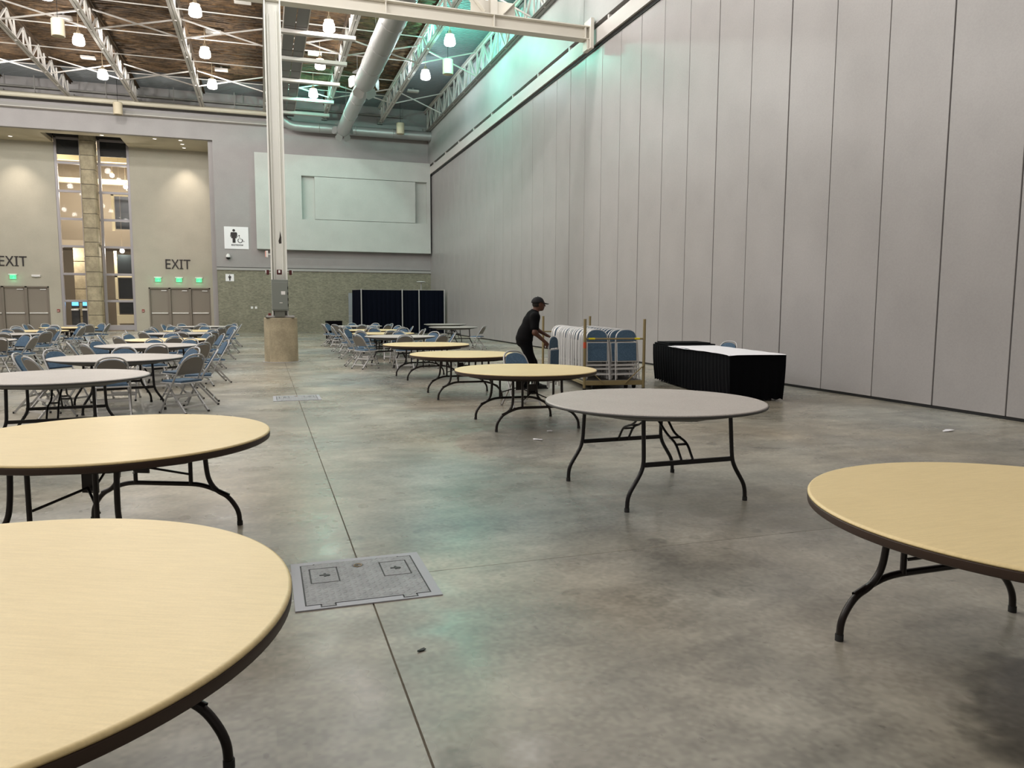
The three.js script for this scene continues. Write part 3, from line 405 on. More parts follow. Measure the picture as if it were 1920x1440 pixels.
// lamps: bell globes on a grid, with a light inside each
{
  const bell = lathe([[0, -0.235], [0.1, -0.232], [0.19, -0.215], [0.222, -0.17], [0.222, -0.06], [0.2, 0.05], [0.16, 0.13], [0.1, 0.185], [0.05, 0.2]], 24);
  const capG = lathe([[0.0, 0.34], [0.06, 0.33], [0.075, 0.24], [0.12, 0.2], [0.17, 0.19], [0.17, 0.17], [0.05, 0.17]], 20), ringG = new THREE.TorusGeometry(0.224, 0.01, 6, 28).rotateX(Math.PI / 2).translate(0, -0.1, 0);
  const stemG = cyl(0.016, 0.016, 0.67, 0, 0.655, 0, 8); const mats = {}; for (const k of ['white', 'teal', 'pale']) mats[k] = glow(k === 'white' ? [1, 0.96, 0.92] : k === 'teal' ? [0.8, 1, 0.93] : [0.92, 0.98, 1], LAMP.glow);
  for (let ix = 0; ix < 7; ix++) for (let iz = 0; iz < 11; iz++) {
    const x = 7.28 - 4.655 * ix, z = -39.6 + 4.73 * iz; if (x < LX + 2) continue; const tone = lampTone(ix, iz);
    if (ix === 0 && iz === 0) continue;                        // burnt out: no globe shines there in the photograph
    if ((ix === 0 && iz >= 6) || (ix === 1 && iz >= 8)) continue;                          // unlit corner behind the camera
    const t = thing('high_bay_lamp', `lit bell-shaped lamp, ${ordinals[ix]} row from the partition wall, ${ordinals[iz]} from the far wall`, 'lamp', [x, 12.0, z], 0, 'hanging bell lamps');
    obj('glowing_globe', bell, mats[tone], t).castShadow = false; obj('cap', capG, M.lampMetal, t); obj('stem', stemG, M.lampMetal, t); obj('rim', ringG, M.lampMetal, t).castShadow = false;
    const L = new THREE.PointLight(new THREE.Color().setRGB(...LAMP[tone]), LAMP.intensity * (tone === 'teal' ? (ix ? 0.9 : 2.1) : tone === 'pale' ? 0.65 : ix === 0 && iz >= 3 ? 0.65 : ix >= 1 && iz >= 4 && iz <= 6 ? 1.4 : iz >= 8 ? 0.68 : iz === 7 && ix >= 2 ? 0.85 : 1)); L.position.set(0, -0.02, 0); L.castShadow = true; L.shadow.radius = 7; t.add(L);
  }
  const drum = lathe([[0, 0.3], [0.2, 0.3], [0.22, 0.27], [0.22, -0.3], [0.19, -0.31], [0.19, -0.27], [0, -0.27]], 24);
  [[-6.8, -32.1, 'left of the column, the nearer one'], [-6.8, -43.9, 'left of the column, against the far wall'], [7.62, -31.9, 'near the partition wall, the nearer one'], [7.62, -43.5, 'near the partition wall, against the far wall']].forEach(([x, z, l]) => { const t = thing('drum_fitting', `unlit cream drum fitting hanging from the roof, ${l}`, 'ceiling fitting', [x, 11.5, z], 0, 'cream drum fittings'); obj('drum', drum, std(0xcabda3, 0.6), t); obj('cable', cyl(0.01, 0.01, 1.15, 0, 0.87, 0, 6), M.black, t); });
  [[-7.2, -34.98], [-7.34, -40.1], [-1.67, -34.75], [-1.62, -40.04], [-0.43, -31.03], [7.8, -40.6], [-10.6, -37], [2.5, -36.2]].forEach(([x, z], i) => { const t = thing('roof_box', `small pale box under the roof deck, ${['left, above the first drum fitting', 'left, close to the far wall', 'between truss and column, nearer', 'between truss and column, farther', 'right beside the column top', 'in the bare grey bay by the partition', 'at the left edge', 'over the duct'][i]}`, 'box', [x, 12.8, z], 0, 'roof boxes'); obj('body', rbox(0.6, 0.1, 0.3, 0.01), M.steel, t); obj('bracket', box(0.08, 0.12, 0.08, 0, 0.09, 0), M.steelDark, t); });
}

// ---------------------------------------------------------------- floor access plates and litter
function floorPlate(x, z, label) {
  const t = thing('floor_access_plate', label, 'floor plate', [x, 0, z]);
  const W = 0.375, D = 0.36; const rect = (x0, x1, y0, y1) => { const s = new THREE.Shape(); s.moveTo(x0, y0); s.lineTo(x1, y0); s.lineTo(x1, y1); s.lineTo(x0, y1); s.closePath(); return s; };
  const holeOf = (s, x0, x1, y0, y1) => { const p = new THREE.Path(); p.moveTo(x0, y0); p.lineTo(x0, y1); p.lineTo(x1, y1); p.lineTo(x1, y0); p.closePath(); s.holes.push(p); };
  const flat = (s, d) => metreUV(new THREE.ExtrudeGeometry(s, { depth: d, bevelEnabled: false }).rotateX(-Math.PI / 2));
  obj('pan', box(2 * W - 0.02, 0.003, 2 * D - 0.02, 0, 0.0015, 0), M.black, t);
  const fr = rect(-W, W, -D, D); { const p = new THREE.Path();[[-0.325, -0.31], [-0.325, 0.31], [-0.25, 0.31], [-0.25, 0.318], [0.25, 0.318], [0.25, 0.31], [0.325, 0.31], [0.325, -0.31], [0.25, -0.31], [0.25, -0.345], [0.17, -0.345], [0.17, -0.31], [-0.17, -0.31], [-0.17, -0.345], [-0.25, -0.345], [-0.25, -0.31]].forEach(([a, b], i) => i ? p.lineTo(a, b) : p.moveTo(a, b)); p.closePath(); fr.holes.push(p); }
  obj('frame', flat(fr, 0.006), M.plateFrame, t);
  const lid = new THREE.Shape();[[-0.317, -0.302], [-0.242, -0.302], [-0.242, -0.337], [-0.178, -0.337], [-0.178, -0.302], [0.178, -0.302], [0.178, -0.337], [0.242, -0.337], [0.242, -0.302], [0.317, -0.302], [0.317, 0.302], [0.242, 0.302], [0.242, 0.316], [-0.242, 0.316], [-0.242, 0.302], [-0.317, 0.302]].forEach(([a, b], i) => i ? lid.lineTo(a, b) : lid.moveTo(a, b)); lid.closePath();
  for (const c of [-0.2, 0.2]) holeOf(lid, c - 0.08, c + 0.08, -0.003, 0.237 - 0.0);
  { const p = new THREE.Path(); p.absellipse(0, 0.225, 0.045, 0.045, 0, 6.283, true); lid.holes.push(p); }
  obj('lid', flat(lid, 0.0065), M.plate, t);
  for (const c of [-0.2, 0.2]) { const s = rect(c - 0.072, c + 0.072, 0.005, 0.229); const o = obj('hatch', flat(s, 0.0065), M.plate, t); obj('finger_slot', [box(0.045, 0.003, 0.013, c - 0.004, 0.0072, -0.118), box(0.013, 0.003, 0.05, c + 0.004, 0.0074, -0.118), cyl(0.013, 0.013, 0.003, c + 0.02, 0.0073, -0.11, 10)], M.black, o); }
  const pl = obj('round_plug', cyl(0.037, 0.037, 0.0065, 0, 0.00325, -0.225, 24), M.plate, t); obj('brass_ring', new THREE.TorusGeometry(0.022, 0.003, 6, 24).rotateX(Math.PI / 2).translate(0, 0.0065, -0.225), std(0xa08a66, 0.35, 0.7), pl);
  return t;
}
floorPlate(0.48, -4.11, 'grey steel floor access plate with two small hatches, in the near foreground');
floorPlate(0.475, -12.78, 'grey steel floor access plate far down the aisle toward the column');
for (const [px, pz, w, l, m, a] of [[3.27, -8.45, 0.06, 'small crumpled white scrap on the floor left of the grey front table', 'linen', 0.3], [2.93, -7.95, 0.1, 'thin white paper strip on the floor under the tan table behind the grey one', 'linen', 2.2], [8.02, -7.05, 0.13, 'torn white paper scrap on the open floor near the partition wall', 'linen', 0.2], [0.62, -3.15, 0.03, 'tiny dark chip on the floor beside the long floor joint', 'black', 0.4]]) {
  const sh = new THREE.Shape(); const n = 9; for (let i = 0; i < n; i++) { const q = i / n * 6.283, r = w * rr(0.55, 1) * 0.6; i ? sh.lineTo(Math.cos(q) * r * 1.5, Math.sin(q) * r * 0.6) : sh.moveTo(Math.cos(q) * r * 1.5, Math.sin(q) * r * 0.6); } sh.closePath();
  const g = new THREE.ExtrudeGeometry(sh, { depth: 0.004, bevelEnabled: false }).rotateX(-Math.PI / 2); const p = g.attributes.position; for (let i = 0; i < p.count; i++) p.setY(i, p.getY(i) + 0.012 * Math.abs(Math.sin(p.getX(i) * 60)) * (w < 0.05 ? 0.3 : 1)); g.computeVertexNormals();
  const o = obj(m === 'black' ? 'floor_chip' : 'paper_scrap', g, M[m]); o.position.set(px, 0.001, pz); o.rotation.y = a; tag(o, l, m === 'black' ? 'debris' : 'paper scrap');
}

// ---------------------------------------------------------------- round folding tables
function discUV(g) { const p = g.attributes.position, uv = g.attributes.uv; for (let i = 0; i < p.count; i++) uv.setXY(i, p.getX(i), p.getZ(i)); return g; }
function makeTable(kind) {
  const t = new THREE.Group(); t.name = 'round_table'; const tan = kind === 'tan', H = tan ? 0.716 : 0.757, R = tan ? 0.915 : 0.893;
  obj('tabletop', discUV(lathe([[0, H], [R - 0.012, H], [R - 0.003, H - 0.003], [R, H - 0.009], [R, H - (tan ? 0.014 : 0.008)], [0, H - (tan ? 0.014 : 0.008)]], 128)), tan ? M.tan : M.greyTop, t);
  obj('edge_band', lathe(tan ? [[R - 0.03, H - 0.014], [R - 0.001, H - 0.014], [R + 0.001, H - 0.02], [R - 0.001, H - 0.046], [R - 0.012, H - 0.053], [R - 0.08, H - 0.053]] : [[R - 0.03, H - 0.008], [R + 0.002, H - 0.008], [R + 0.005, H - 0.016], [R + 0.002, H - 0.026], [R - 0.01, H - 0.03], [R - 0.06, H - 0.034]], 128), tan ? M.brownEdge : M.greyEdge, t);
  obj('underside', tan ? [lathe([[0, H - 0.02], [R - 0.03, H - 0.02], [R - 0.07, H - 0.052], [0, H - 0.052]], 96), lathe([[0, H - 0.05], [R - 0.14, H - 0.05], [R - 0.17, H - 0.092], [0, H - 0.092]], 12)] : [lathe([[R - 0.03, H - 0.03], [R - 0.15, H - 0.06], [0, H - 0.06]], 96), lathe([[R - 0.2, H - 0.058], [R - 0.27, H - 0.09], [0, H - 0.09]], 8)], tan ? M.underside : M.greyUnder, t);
  const under = H - 0.08;
  for (const s of [-1, 1]) {
    const z = s * 0.53, lm = tan ? M.legBrown : M.leg;
    if (tan) {   // arched wishbone frame
      for (const q of [-1, 1]) {
        const f = obj('leg', poly([[q * 0.535, 0.0, z], [q * 0.53, 0.1, z], [q * 0.46, 0.2, z], [q * 0.375, 0.24, z * 0.99], [q * 0.325, 0.32, z * 0.97], [q * 0.315, 0.45, z * 0.95], [q * 0.315, under, z * 0.93]], 0.0165, 10, 0.09), lm, t); obj('foot_cap', cyl(0.019, 0.019, 0.03, q * 0.535, 0.015, z, 12), M.rubber, f);
        obj('post', cyl(0.0145, 0.0145, under - 0.285, q * 0.2, (under + 0.285) / 2, z * 0.97, 10), lm, t);
      }
      obj('arch', poly([[-0.46, 0.205, z], [-0.33, 0.262, z], [-0.24, 0.285, z * 0.985], [0.24, 0.285, z * 0.985], [0.33, 0.262, z], [0.46, 0.205, z]], 0.0165, 10, 0.08), lm, t);
      obj('brace', [bar(V(0.03, 0.43, z * 0.55), V(0.08, under, z * 0.2), 0.014, 0.014, true), bar(V(-0.2, 0.36, z * 0.93), V(0.0, 0.45, z * 0.55), 0.016, 0.016, true), bar(V(0.2, 0.36, z * 0.93), V(0.0, 0.45, z * 0.55), 0.016, 0.016, true), box(0.1, 0.13, 0.012, 0.0, 0.48, z * 0.5)], lm, t);
    } else {
      for (const q of [-1, 1]) { const f = obj('leg', poly([[q * 0.525, 0, z], [q * 0.52, 0.12, z], [q * 0.41, 0.29, z], [q * 0.39, 0.36, z], [q * 0.385, under, z * 0.95]], 0.0165, 10, 0.06), lm, t); obj('foot_cap', cyl(0.019, 0.019, 0.03, q * 0.525, 0.015, z, 12), M.rubber, f); }
      obj('crossbar', box(0.76, 0.035, 0.02, 0, 0.345, z * 0.995), lm, t);
      obj('brace', [poly([[-0.05, 0.345, z * 0.97], [-0.05, 0.47, z * 0.8], [-0.035, 0.52, z * 0.5], [-0.05, under, z * 0.12]], 0.01, 8, 0.05), poly([[0.05, 0.345, z * 0.97], [0.05, 0.47, z * 0.8], [0.035, 0.52, z * 0.5], [0.05, under, z * 0.12]], 0.01, 8, 0.05), box(0.1, 0.016, 0.016, 0, 0.5, z * 0.62), box(0.1, 0.016, 0.016, 0, 0.46, z * 0.78)], lm, t);
    }
  }
  return t;
}
const protoTable = { tan: makeTable('tan'), grey: makeTable('grey') };
const tables = [ // kind, x, z, turn, label, chair phrase (null = no chairs)
  ['tan', -0.86, -2.25, -0.43, 'tan-topped round table nearest the camera in the bottom left corner', null],
  ['tan', -0.90, -5.15, -0.40, 'tan-topped round table at left, second from the camera', null],
  ['tan', 3.0, -2.14, 0, 'tan-topped round table cut by the right edge of the photo', null],
  ['grey', 3.03, -5.46, 0.03, 'pale grey-topped round table in the middle with splayed H-frame legs, alone on open floor', null],
  ['tan', 3.19, -9.13, -0.03, 'tan-topped round table right behind the grey middle table', null],
  ['tan', 3.21, -12.38, -0.05, 'tan-topped round table, second behind the grey middle table', null],
  ['tan', 3.26, -15.75, 0.05, 'tan-topped round table, third behind the grey middle table', null],
  ['grey', -2.13, -9.19, 0.08, 'pale grey round table at the left edge behind the two tan ones', null],
  ['grey', -2.07, -12.25, 0.3, 'pale grey round table, first with chairs in the left row', 'first chaired table of the left row'],
  ['grey', -2.14, -15.78, 0.9, 'pale grey round table, second with chairs in the left row', 'second chaired table of the left row'],
  ['tan', -2.2, -19.3, 0.2, 'tan round table, third with chairs in the left row', 'third chaired table of the left row'],
  ['grey', -2.2, -22.4, 0.5, 'pale grey round table, fourth with chairs in the left row', 'fourth chaired table of the left row'],
  ['tan', -2.1, -25.8, 0.1, 'tan round table, fifth with chairs in the left row', 'fifth chaired table of the left row'],
  ['grey', -2.1, -29.4, 0.7, 'pale grey round table at the far end of the left row', 'far end table of the left row'],
  ['grey', 3.28, -19.1, 0.4, 'pale grey round table, nearest with chairs right of the column', 'nearest chaired table right of the column'],
  ['tan', 3.35, -22.4, 0, 'tan round table, second with chairs right of the column', 'second chaired table right of the column'],
  ['tan', 3.45, -25.5, 0.6, 'tan round table, third with chairs right of the column', 'third chaired table right of the column'],
  ['grey', 3.4, -29.1, 0.2, 'pale grey round table, farthest with chairs right of the column', 'farthest chaired table right of the column'],
  ['grey', -6.05, -18.9, 0.3, 'pale grey round table at the left photo edge in the outer row, nearest', 'nearest table of the outer left row'],
  ['grey', -6.5, -22.7, 0.8, 'pale grey round table in the outer left row, second', 'second table of the outer left row'],
  ['tan', -6.75, -26.7, 0.1, 'tan round table in the outer left row, third', 'third table of the outer left row'],
  ['tan', -6.6, -30.3, 0.5, 'tan round table in the outer left row, farthest', 'farthest table of the outer left row'],
  ['grey', 6.6, -27.0, 0.3, 'pale grey round table standing apart near the drape, the nearer of two', null],
  ['grey', 7.3, -31.3, 0.9, 'pale grey round table standing apart near the drape, the farther of two', null],
];
for (const [kind, x, z, turn, label] of tables) { const o = copyOf(protoTable[kind], [x, 0, z], turn); tag(o, label, 'table', kind === 'tan' ? 'tan round folding tables' : 'grey round folding tables'); }

// ---------------------------------------------------------------- folding chairs
const archShape = (w, h, s = 0) => { const sh = new THREE.Shape(); sh.moveTo(-w, s); sh.lineTo(w, s); sh.lineTo(w * 0.93, h * 0.5); sh.bezierCurveTo(w * 0.86, h * 0.86, w * 0.5, h, 0, h); sh.bezierCurveTo(-w * 0.5, h, -w * 0.86, h * 0.86, -w * 0.93, h * 0.5); sh.closePath(); return sh; };
const bev = (sh, d, b = 0.006) => new THREE.ExtrudeGeometry(sh, { depth: d, bevelEnabled: true, bevelSize: b, bevelThickness: b, bevelSegments: 2, curveSegments: 8 });
function makeChair() {
  const t = new THREE.Group(); t.name = 'folding_chair';
  const P = [[-0.225, 0.0, 0.235], [-0.215, 0.42, -0.02], [-0.2, 0.66, -0.165], [-0.17, 0.765, -0.228], [-0.1, 0.82, -0.262], [0, 0.832, -0.268]];
  const full = [...P, ...P.slice(0, 5).reverse().map(([x, y, z]) => [-x, y, z])];
  const fr = obj('frame', tube(full, 0.0135, 44, 7), M.frame, t); for (const s of [-1, 1]) obj('foot_cap', cyl(0.016, 0.016, 0.025, s * 0.225, 0.0125, 0.232, 8), M.rubber, fr);
  for (const s of [-1, 1]) { const l = obj('rear_leg', bar(V(s * 0.195, 0.43, 0.12), V(s * 0.2, 0.0, -0.25), 0.022, 0.026), M.frame, t); obj('foot_cap', cyl(0.016, 0.016, 0.025, s * 0.2, 0.0125, -0.248, 8), M.rubber, l); }
  for (const [y, z, m] of [[0.10, 0.174, 'frameBright'], [0.235, 0.092, 'frameBright']]) obj('crossbar', rbox(0.44, 0.032, 0.012, 0.004, 0, y, z, 1), M[m], t);
  for (const [y, z] of [[0.095, -0.168], [0.235, -0.048]]) obj('crossbar', rbox(0.4, 0.034, 0.012, 0.004, 0, y, z - 0.014, 1), M.frameBright, t);
  obj('seat_frame', rbox(0.41, 0.022, 0.41, 0.009, 0, 0.43, 0.03), M.frameBright, t); obj('seat', metreUV(rbox(0.375, 0.035, 0.375, 0.016, 0, 0.45, 0.03)), M.blue, t);
  const tilt = g => g.rotateX(-0.55).translate(0, 0.565, -0.093);
  obj('backrest', metreUV(tilt(bev(archShape(0.185, 0.27), 0.012))), M.blue, t); obj('back_shell', tilt(bev(archShape(0.19, 0.278, -0.006), 0.006, 0.004).translate(0, 0, -0.017)), M.shell, t);
  return t;
}
function makeFoldedChair() {   // folded flat: stands on its feet, face along +z
  const t = new THREE.Group(); t.name = 'folded_chair';
  const P = [[-0.225, 0.0, 0.03], [-0.215, 0.5, 0.0], [-0.2, 0.76, -0.012], [-0.165, 0.86, -0.018], [-0.09, 0.915, -0.02], [0, 0.925, -0.02]];
  obj('frame', tube([...P, ...P.slice(0, 5).reverse().map(([x, y, z]) => [-x, y, z])], 0.0135, 40, 7), M.frameBright, t);
  obj('rear_frame', [bar(V(-0.19, 0.02, -0.02), V(-0.185, 0.5, -0.012), 0.022), bar(V(0.19, 0.02, -0.02), V(0.185, 0.5, -0.012), 0.022)], M.frame, t);
  for (const y of [0.1, 0.2, 0.27]) obj('crossbar', rbox(0.43, 0.03, 0.012, 0.004, 0, y, 0.024, 1), M.frameBright, t);
  obj('seat_frame', rbox(0.4, 0.37, 0.02, 0.008, 0, 0.515, 0.012), M.frameBright, t); obj('seat', metreUV(rbox(0.365, 0.335, 0.026, 0.012, 0, 0.515, 0.018)), M.blue, t);
  obj('backrest', metreUV(bev(archShape(0.185, 0.19), 0.014).translate(0, 0.722, -0.012)), M.blue, t); obj('back_shell', bev(archShape(0.19, 0.196, -0.006), 0.004, 0.003).translate(0, 0.722, -0.024), M.shell, t);
  return t;
}
const protoChair = makeChair(), protoFolded = makeFoldedChair();
const sides = ['far side', 'far right side', 'right side', 'near right side', 'near side', 'near left side', 'left side', 'far left side'];
for (const [kind, x, z, turn, label, phrase] of tables) {
  if (!phrase) continue; const off = rr(-0.22, 0.22);
  for (let k = 0; k < 8; k++) {
    const a = k * Math.PI / 4 + off + rr(-0.1, 0.1), r = rr(1.0, 1.2); const cx = x + Math.sin(a) * r, cz = z - Math.cos(a) * r;
    const o = copyOf(protoChair, [cx, 0, cz], 0); o.rotation.y = Math.atan2(x - cx, z - cz) + rr(-0.22, 0.22);
    tag(o, `blue padded chair, ${sides[k]} of the ${phrase}`, 'chair', 'blue padded folding chairs around tables');
  }
}
for (const [x, z, a, l] of [[3.68, -10.75, 0.15, 'blue padded folding chair facing the camera just left of the standing man'], [8.72, -12.95, -1.1, 'blue padded folding chair half hidden behind the black skirted table'], [7.15, -25.6, -2.2, 'silver folding chair leaning toward the lone grey table near the drape']]) tag(copyOf(protoChair, [x, 0, z], a), l, 'chair', 'stray folding chairs');

// ---------------------------------------------------------------- chair cart with folded chairs
const CA = -0.168, cart0 = V(5.54, 0, -12.59);   // front left foot, turn of the cart
{
  const t = thing('chair_cart', 'tan steel chair cart with tall corner posts, loaded with folded blue chairs', 'cart', [cart0.x, 0, cart0.z], CA);
  const W = 1.125, D = 4.0;
  for (const [x, z] of [[0, 0], [W, 0], [0, -D], [W, -D]]) { const p = obj('post', cyl(0.027, 0.027, 1.28, x, 0.655, z, 14), M.cartTan, t); if (!x && !z) obj('orange_tape', cyl(0.0285, 0.0285, 0.11, 0, 0.82, 0, 14), M.orange, p); obj('foot_cap', cyl(0.03, 0.03, 0.03, x, 0.015, z, 14), M.rubber, p); }
  for (const z of [0, -D]) { const b = obj('top_bar', cyl(0.016, 0.016, W, W / 2, 0.935, z, 12).rotateZ(0), M.cartTan, t); b.geometry = cyl(0.016, 0.016, W, 0, 0, 0, 12).rotateZ(Math.PI / 2).translate(W / 2, 0.935, z); if (!z) { obj('yellow_tape', cyl(0.0185, 0.0185, 0.12, 0, 0, 0, 12).rotateZ(Math.PI / 2).translate(0.13, 0.935, 0), M.yellow, b); obj('yellow_tape', cyl(0.0185, 0.0185, 0.1, 0, 0, 0, 12).rotateZ(Math.PI / 2).translate(0.99, 0.935, 0), M.yellow, b); } obj('bottom_bar', rbox(W, 0.085, 0.04, 0.006, W / 2, 0.125, z), M.cartTan, t); }
  for (const x of [0, W]) obj('side_rail', rbox(0.04, 0.06, D, 0.006, x, 0.12, -D / 2), M.cartTan, t);
  obj('deck', rbox(W - 0.05, 0.02, D - 0.05, 0.005, W / 2, 0.16, -D / 2), std(0x54504a, 0.7), t);
  obj('brace', bar(V(0, 0.45, 0.02), V(0.36, 0.12, 0.03), 0.03, 0.012), M.cartTan, t); obj('brace', bar(V(W, 0.45, 0.02), V(W - 0.36, 0.12, 0.03), 0.03, 0.012), M.cartTan, t);
  for (const [x, z] of [[0.2, -0.12], [W - 0.3, -0.12], [W - 0.12, -0.2], [0.2, -D + 0.15], [W - 0.2, -D + 0.15], [0.2, -D / 2], [W - 0.2, -D / 2]]) { const c = obj('caster', cyl(0.055, 0.055, 0.045, 0, 0, 0, 18).rotateZ(Math.PI / 2).translate(x, 0.055, z), M.wheel, t); obj('fork', box(0.07, 0.06, 0.04, x, 0.1, z), M.steelDark, c); }
  const dir = V(-Math.sin(CA), 0, -Math.cos(CA)), right = V(Math.cos(CA), 0, -Math.sin(CA));
  const tens = ['', 'ten', 'twenty', 'thirty', 'forty'], ones = ['', 'first', 'second', 'third', 'fourth', 'fifth', 'sixth', 'seventh', 'eighth', 'ninth'], teens = ['tenth', 'eleventh', 'twelfth', 'thirteenth', 'fourteenth', 'fifteenth', 'sixteenth', 'seventeenth', 'eighteenth', 'nineteenth'];
  const word = n => n < 10 ? ones[n] : n < 20 ? teens[n - 10] : n % 10 ? `${tens[Math.floor(n / 10)]}-${ones[n % 10]}` : ['', '', 'twentieth', 'thirtieth', 'fortieth'][n / 10];
  for (const [row, u, name, count] of [[0, 0.27, 'left', 42], [1, 0.84, 'right', 34]]) for (let k = 0; k < count; k++) {
    const d = 0.1 + k * 0.074 + Math.floor(k / 6) * 0.022, uu = u + (row === 1 && k > 0 ? -0.1 + (k % 3) * 0.03 : rr(-0.012, 0.012));
    const p = cart0.clone().addScaledVector(right, uu).addScaledVector(dir, d); const o = copyOf(protoFolded, [p.x, 0.172, p.z], CA + rr(-0.02, 0.02)); o.rotation.order = 'YXZ'; o.rotation.x = -0.07; o.rotation.z = row === 1 && k === 1 ? 0.05 : rr(-0.01, 0.01);
    tag(o, `folded blue chair on the tan cart, ${word(k + 1)} from the front in the ${name} stack`, 'chair', 'folded chairs on the cart');
  }
  const h = copyOf(protoFolded, [5.02, 0.045, -12.85], 0.785); h.rotation.order = 'YXZ'; h.rotation.x = 0.02; tag(h, 'folded blue chair held upright by the man in black, left of the cart', 'chair', 'folded chairs on the cart');
}

// ---------------------------------------------------------------- black draped table, white cloth, far drape
function pleated(path, top, bottom, pitch, amp, flare, rows = 7, outSign = 1) {
  const pts = []; let L = 0; const P = path.map(([x, z]) => V(x, 0, z)); const cum = [0]; for (let i = 1; i < P.length; i++) { L += P[i].distanceTo(P[i - 1]); cum.push(L); }
  const n = Math.ceil(L / (pitch / 8)); const pos = [], idx = [];
  for (let i = 0; i <= n; i++) {
    const s = L * i / n; let k = 1; while (k < P.length - 1 && cum[k] < s) k++; const a = P[k - 1], b = P[k], q = (s - cum[k - 1]) / (cum[k] - cum[k - 1]); const c = a.clone().lerp(b, q); const d = V().subVectors(b, a).normalize(); let nrm = V(d.z, 0, -d.x).multiplyScalar(outSign);
    const near = Math.min(s - cum[k - 1], cum[k] - s); if (near < 0.06 && k > 0) { const o2 = s - cum[k - 1] < cum[k] - s ? (k > 1 ? V().subVectors(P[k - 1], P[k - 2]).normalize() : d) : (k < P.length - 1 ? V().subVectors(P[k + 1], P[k]).normalize() : d); nrm.add(V(o2.z, 0, -o2.x).multiplyScalar(outSign * (1 - near / 0.06))).normalize(); }
    const ph = s / pitch * 6.283 + 1.4 * Math.sin(s * 2.3) + 0.8 * Math.sin(s * 5.1);
    for (let j = 0; j <= rows; j++) { const v = j / rows; const off = amp * (0.4 + 0.9 * v) * (Math.sin(ph + 0.35 * Math.sin(v * 3 + s * 4)) + 0.35 * Math.sin(2.3 * ph + 1)) + flare * v * v * (0.7 + 0.5 * Math.sin(s * 1.7)); pos.push(c.x + nrm.x * off, top + (bottom - top) * v + (j === rows ? 0.01 * Math.sin(ph) : 0), c.z + nrm.z * off); }
  }
  for (let i = 0; i < n; i++) for (let j = 0; j < rows; j++) { const a = i * (rows + 1) + j, b = a + rows + 1; idx.push(a, b, a + 1, b, b + 1, a + 1); }
  const g = new THREE.BufferGeometry(); g.setAttribute('position', new THREE.Float32BufferAttribute(pos, 3)); g.setIndex(idx); g.computeVertexNormals(); return g;
}
{
  const A = -0.17, D = 0.97, L = 3.7;   // local: x right, z back to front; the long side runs along -z
  const t = thing('skirted_table', 'long table with a black pleated skirt standing along the partition wall', 'table', [7.06, 0, -10.3], A);
  obj('tabletop', rbox(D, 0.03, L, 0.008, D / 2, 0.742, -L / 2), M.skirt, t);
  obj('skirt', pleated([[D, -L], [D, 0], [0, 0], [0, -L], [D, -L]], 0.75, 0.03, 0.15, 0.008, 0.05, 7, -1), M.skirt, t);
  for (const z of [-0.25, -L + 0.25]) for (const x of [0.12, D - 0.12]) obj('leg', cyl(0.016, 0.016, 0.73, x, 0.365, z, 8), M.leg, t);
  const nx = 8, nz = 60, pos = [], idx = []; for (let i = 0; i <= nz; i++) for (let j = 0; j <= nx; j++) { const z = 0.03 - 2.76 * i / nz, x = (D - 0.02) * j / nx; const wav = 0.004 * Math.sin(z * 5 + x * 3); pos.push(x + (j === 0 ? -0.035 : 0), 0.7635 + Math.abs(wav) - (j === 0 ? 0.01 + 0.006 * Math.sin(z * 2.3) : 0) - (i === 0 ? 0.008 : 0), z); }
  for (let i = 0; i < nz; i++) for (let j = 0; j < nx; j++) { const a = i * (nx + 1) + j, b = a + nx + 1; idx.push(a, a + 1, b, b, a + 1, b + 1); }
  const g = new THREE.BufferGeometry(); g.setAttribute('position', new THREE.Float32BufferAttribute(pos, 3)); g.setIndex(idx); g.computeVertexNormals();
  const o = obj('tablecloth', g, M.linen); o.position.set(7.06, 0, -10.3); o.rotation.y = A; tag(o, 'white cloth spread along the top of the black skirted table', 'tablecloth');
  const e = thing('folded_black_cloth', 'folded black cloth lying on the far end of the skirted table', 'cloth', [7.06, 0.758, -10.3], A); obj('fold', rbox(D - 0.02, 0.035, 0.9, 0.015, D / 2, 0.0185, -3.2), M.skirt, e); obj('fold', rbox(D - 0.1, 0.02, 0.7, 0.009, D / 2, 0.0465, -3.25), M.skirt, e);
  const f = thing('pipe_and_drape', 'black curtain screen hung on silver pipes across the far corner', 'drape', [0, 0, -41.2]);
  const runs = [[4.62, -0.9, 4.98, 0.1], [4.98, 0.1, 7.2, 0.0], [7.2, 0, 8.1, 0.15], [8.1, 0.15, 9.42, 0.5]];
  for (const [x0, z0, x1, z1] of runs) { obj('curtain', pleated([[x0, z0], [x1, z1]], 2.37, 0.03, 0.24, 0.018, 0.03, 5, -1), M.drape, f); obj('rail', bar(V(x0, 2.39, z0), V(x1, 2.39, z1), 0.03, 0.03, true), M.steelDark, f); }
  for (const [x, z] of [[4.98, 0.17], [7.2, 0.1], [8.1, 0.25], [9.45, 0.55]]) { const p = obj('pole', cyl(0.035, 0.035, 2.42, x, 1.21, z, 12), M.frame, f); obj('base', box(0.4, 0.015, 0.4, x, 0.008, z), M.steelDark, p); }
  const b = thing('black_podium', 'low black draped box stand behind the chairs right of the column', 'stand', [2.65, 0, -31.0], 0.1); obj('drape', pleated([[0.3, 0.2], [-0.3, 0.2], [-0.3, -0.2], [0.3, -0.2], [0.3, 0.2]], 0.9, 0.02, 0.12, 0.008, 0.02, 4, -1), M.skirt, b); obj('top', rbox(0.62, 0.03, 0.42, 0.008, 0, 0.9, 0), M.skirt, b);
}

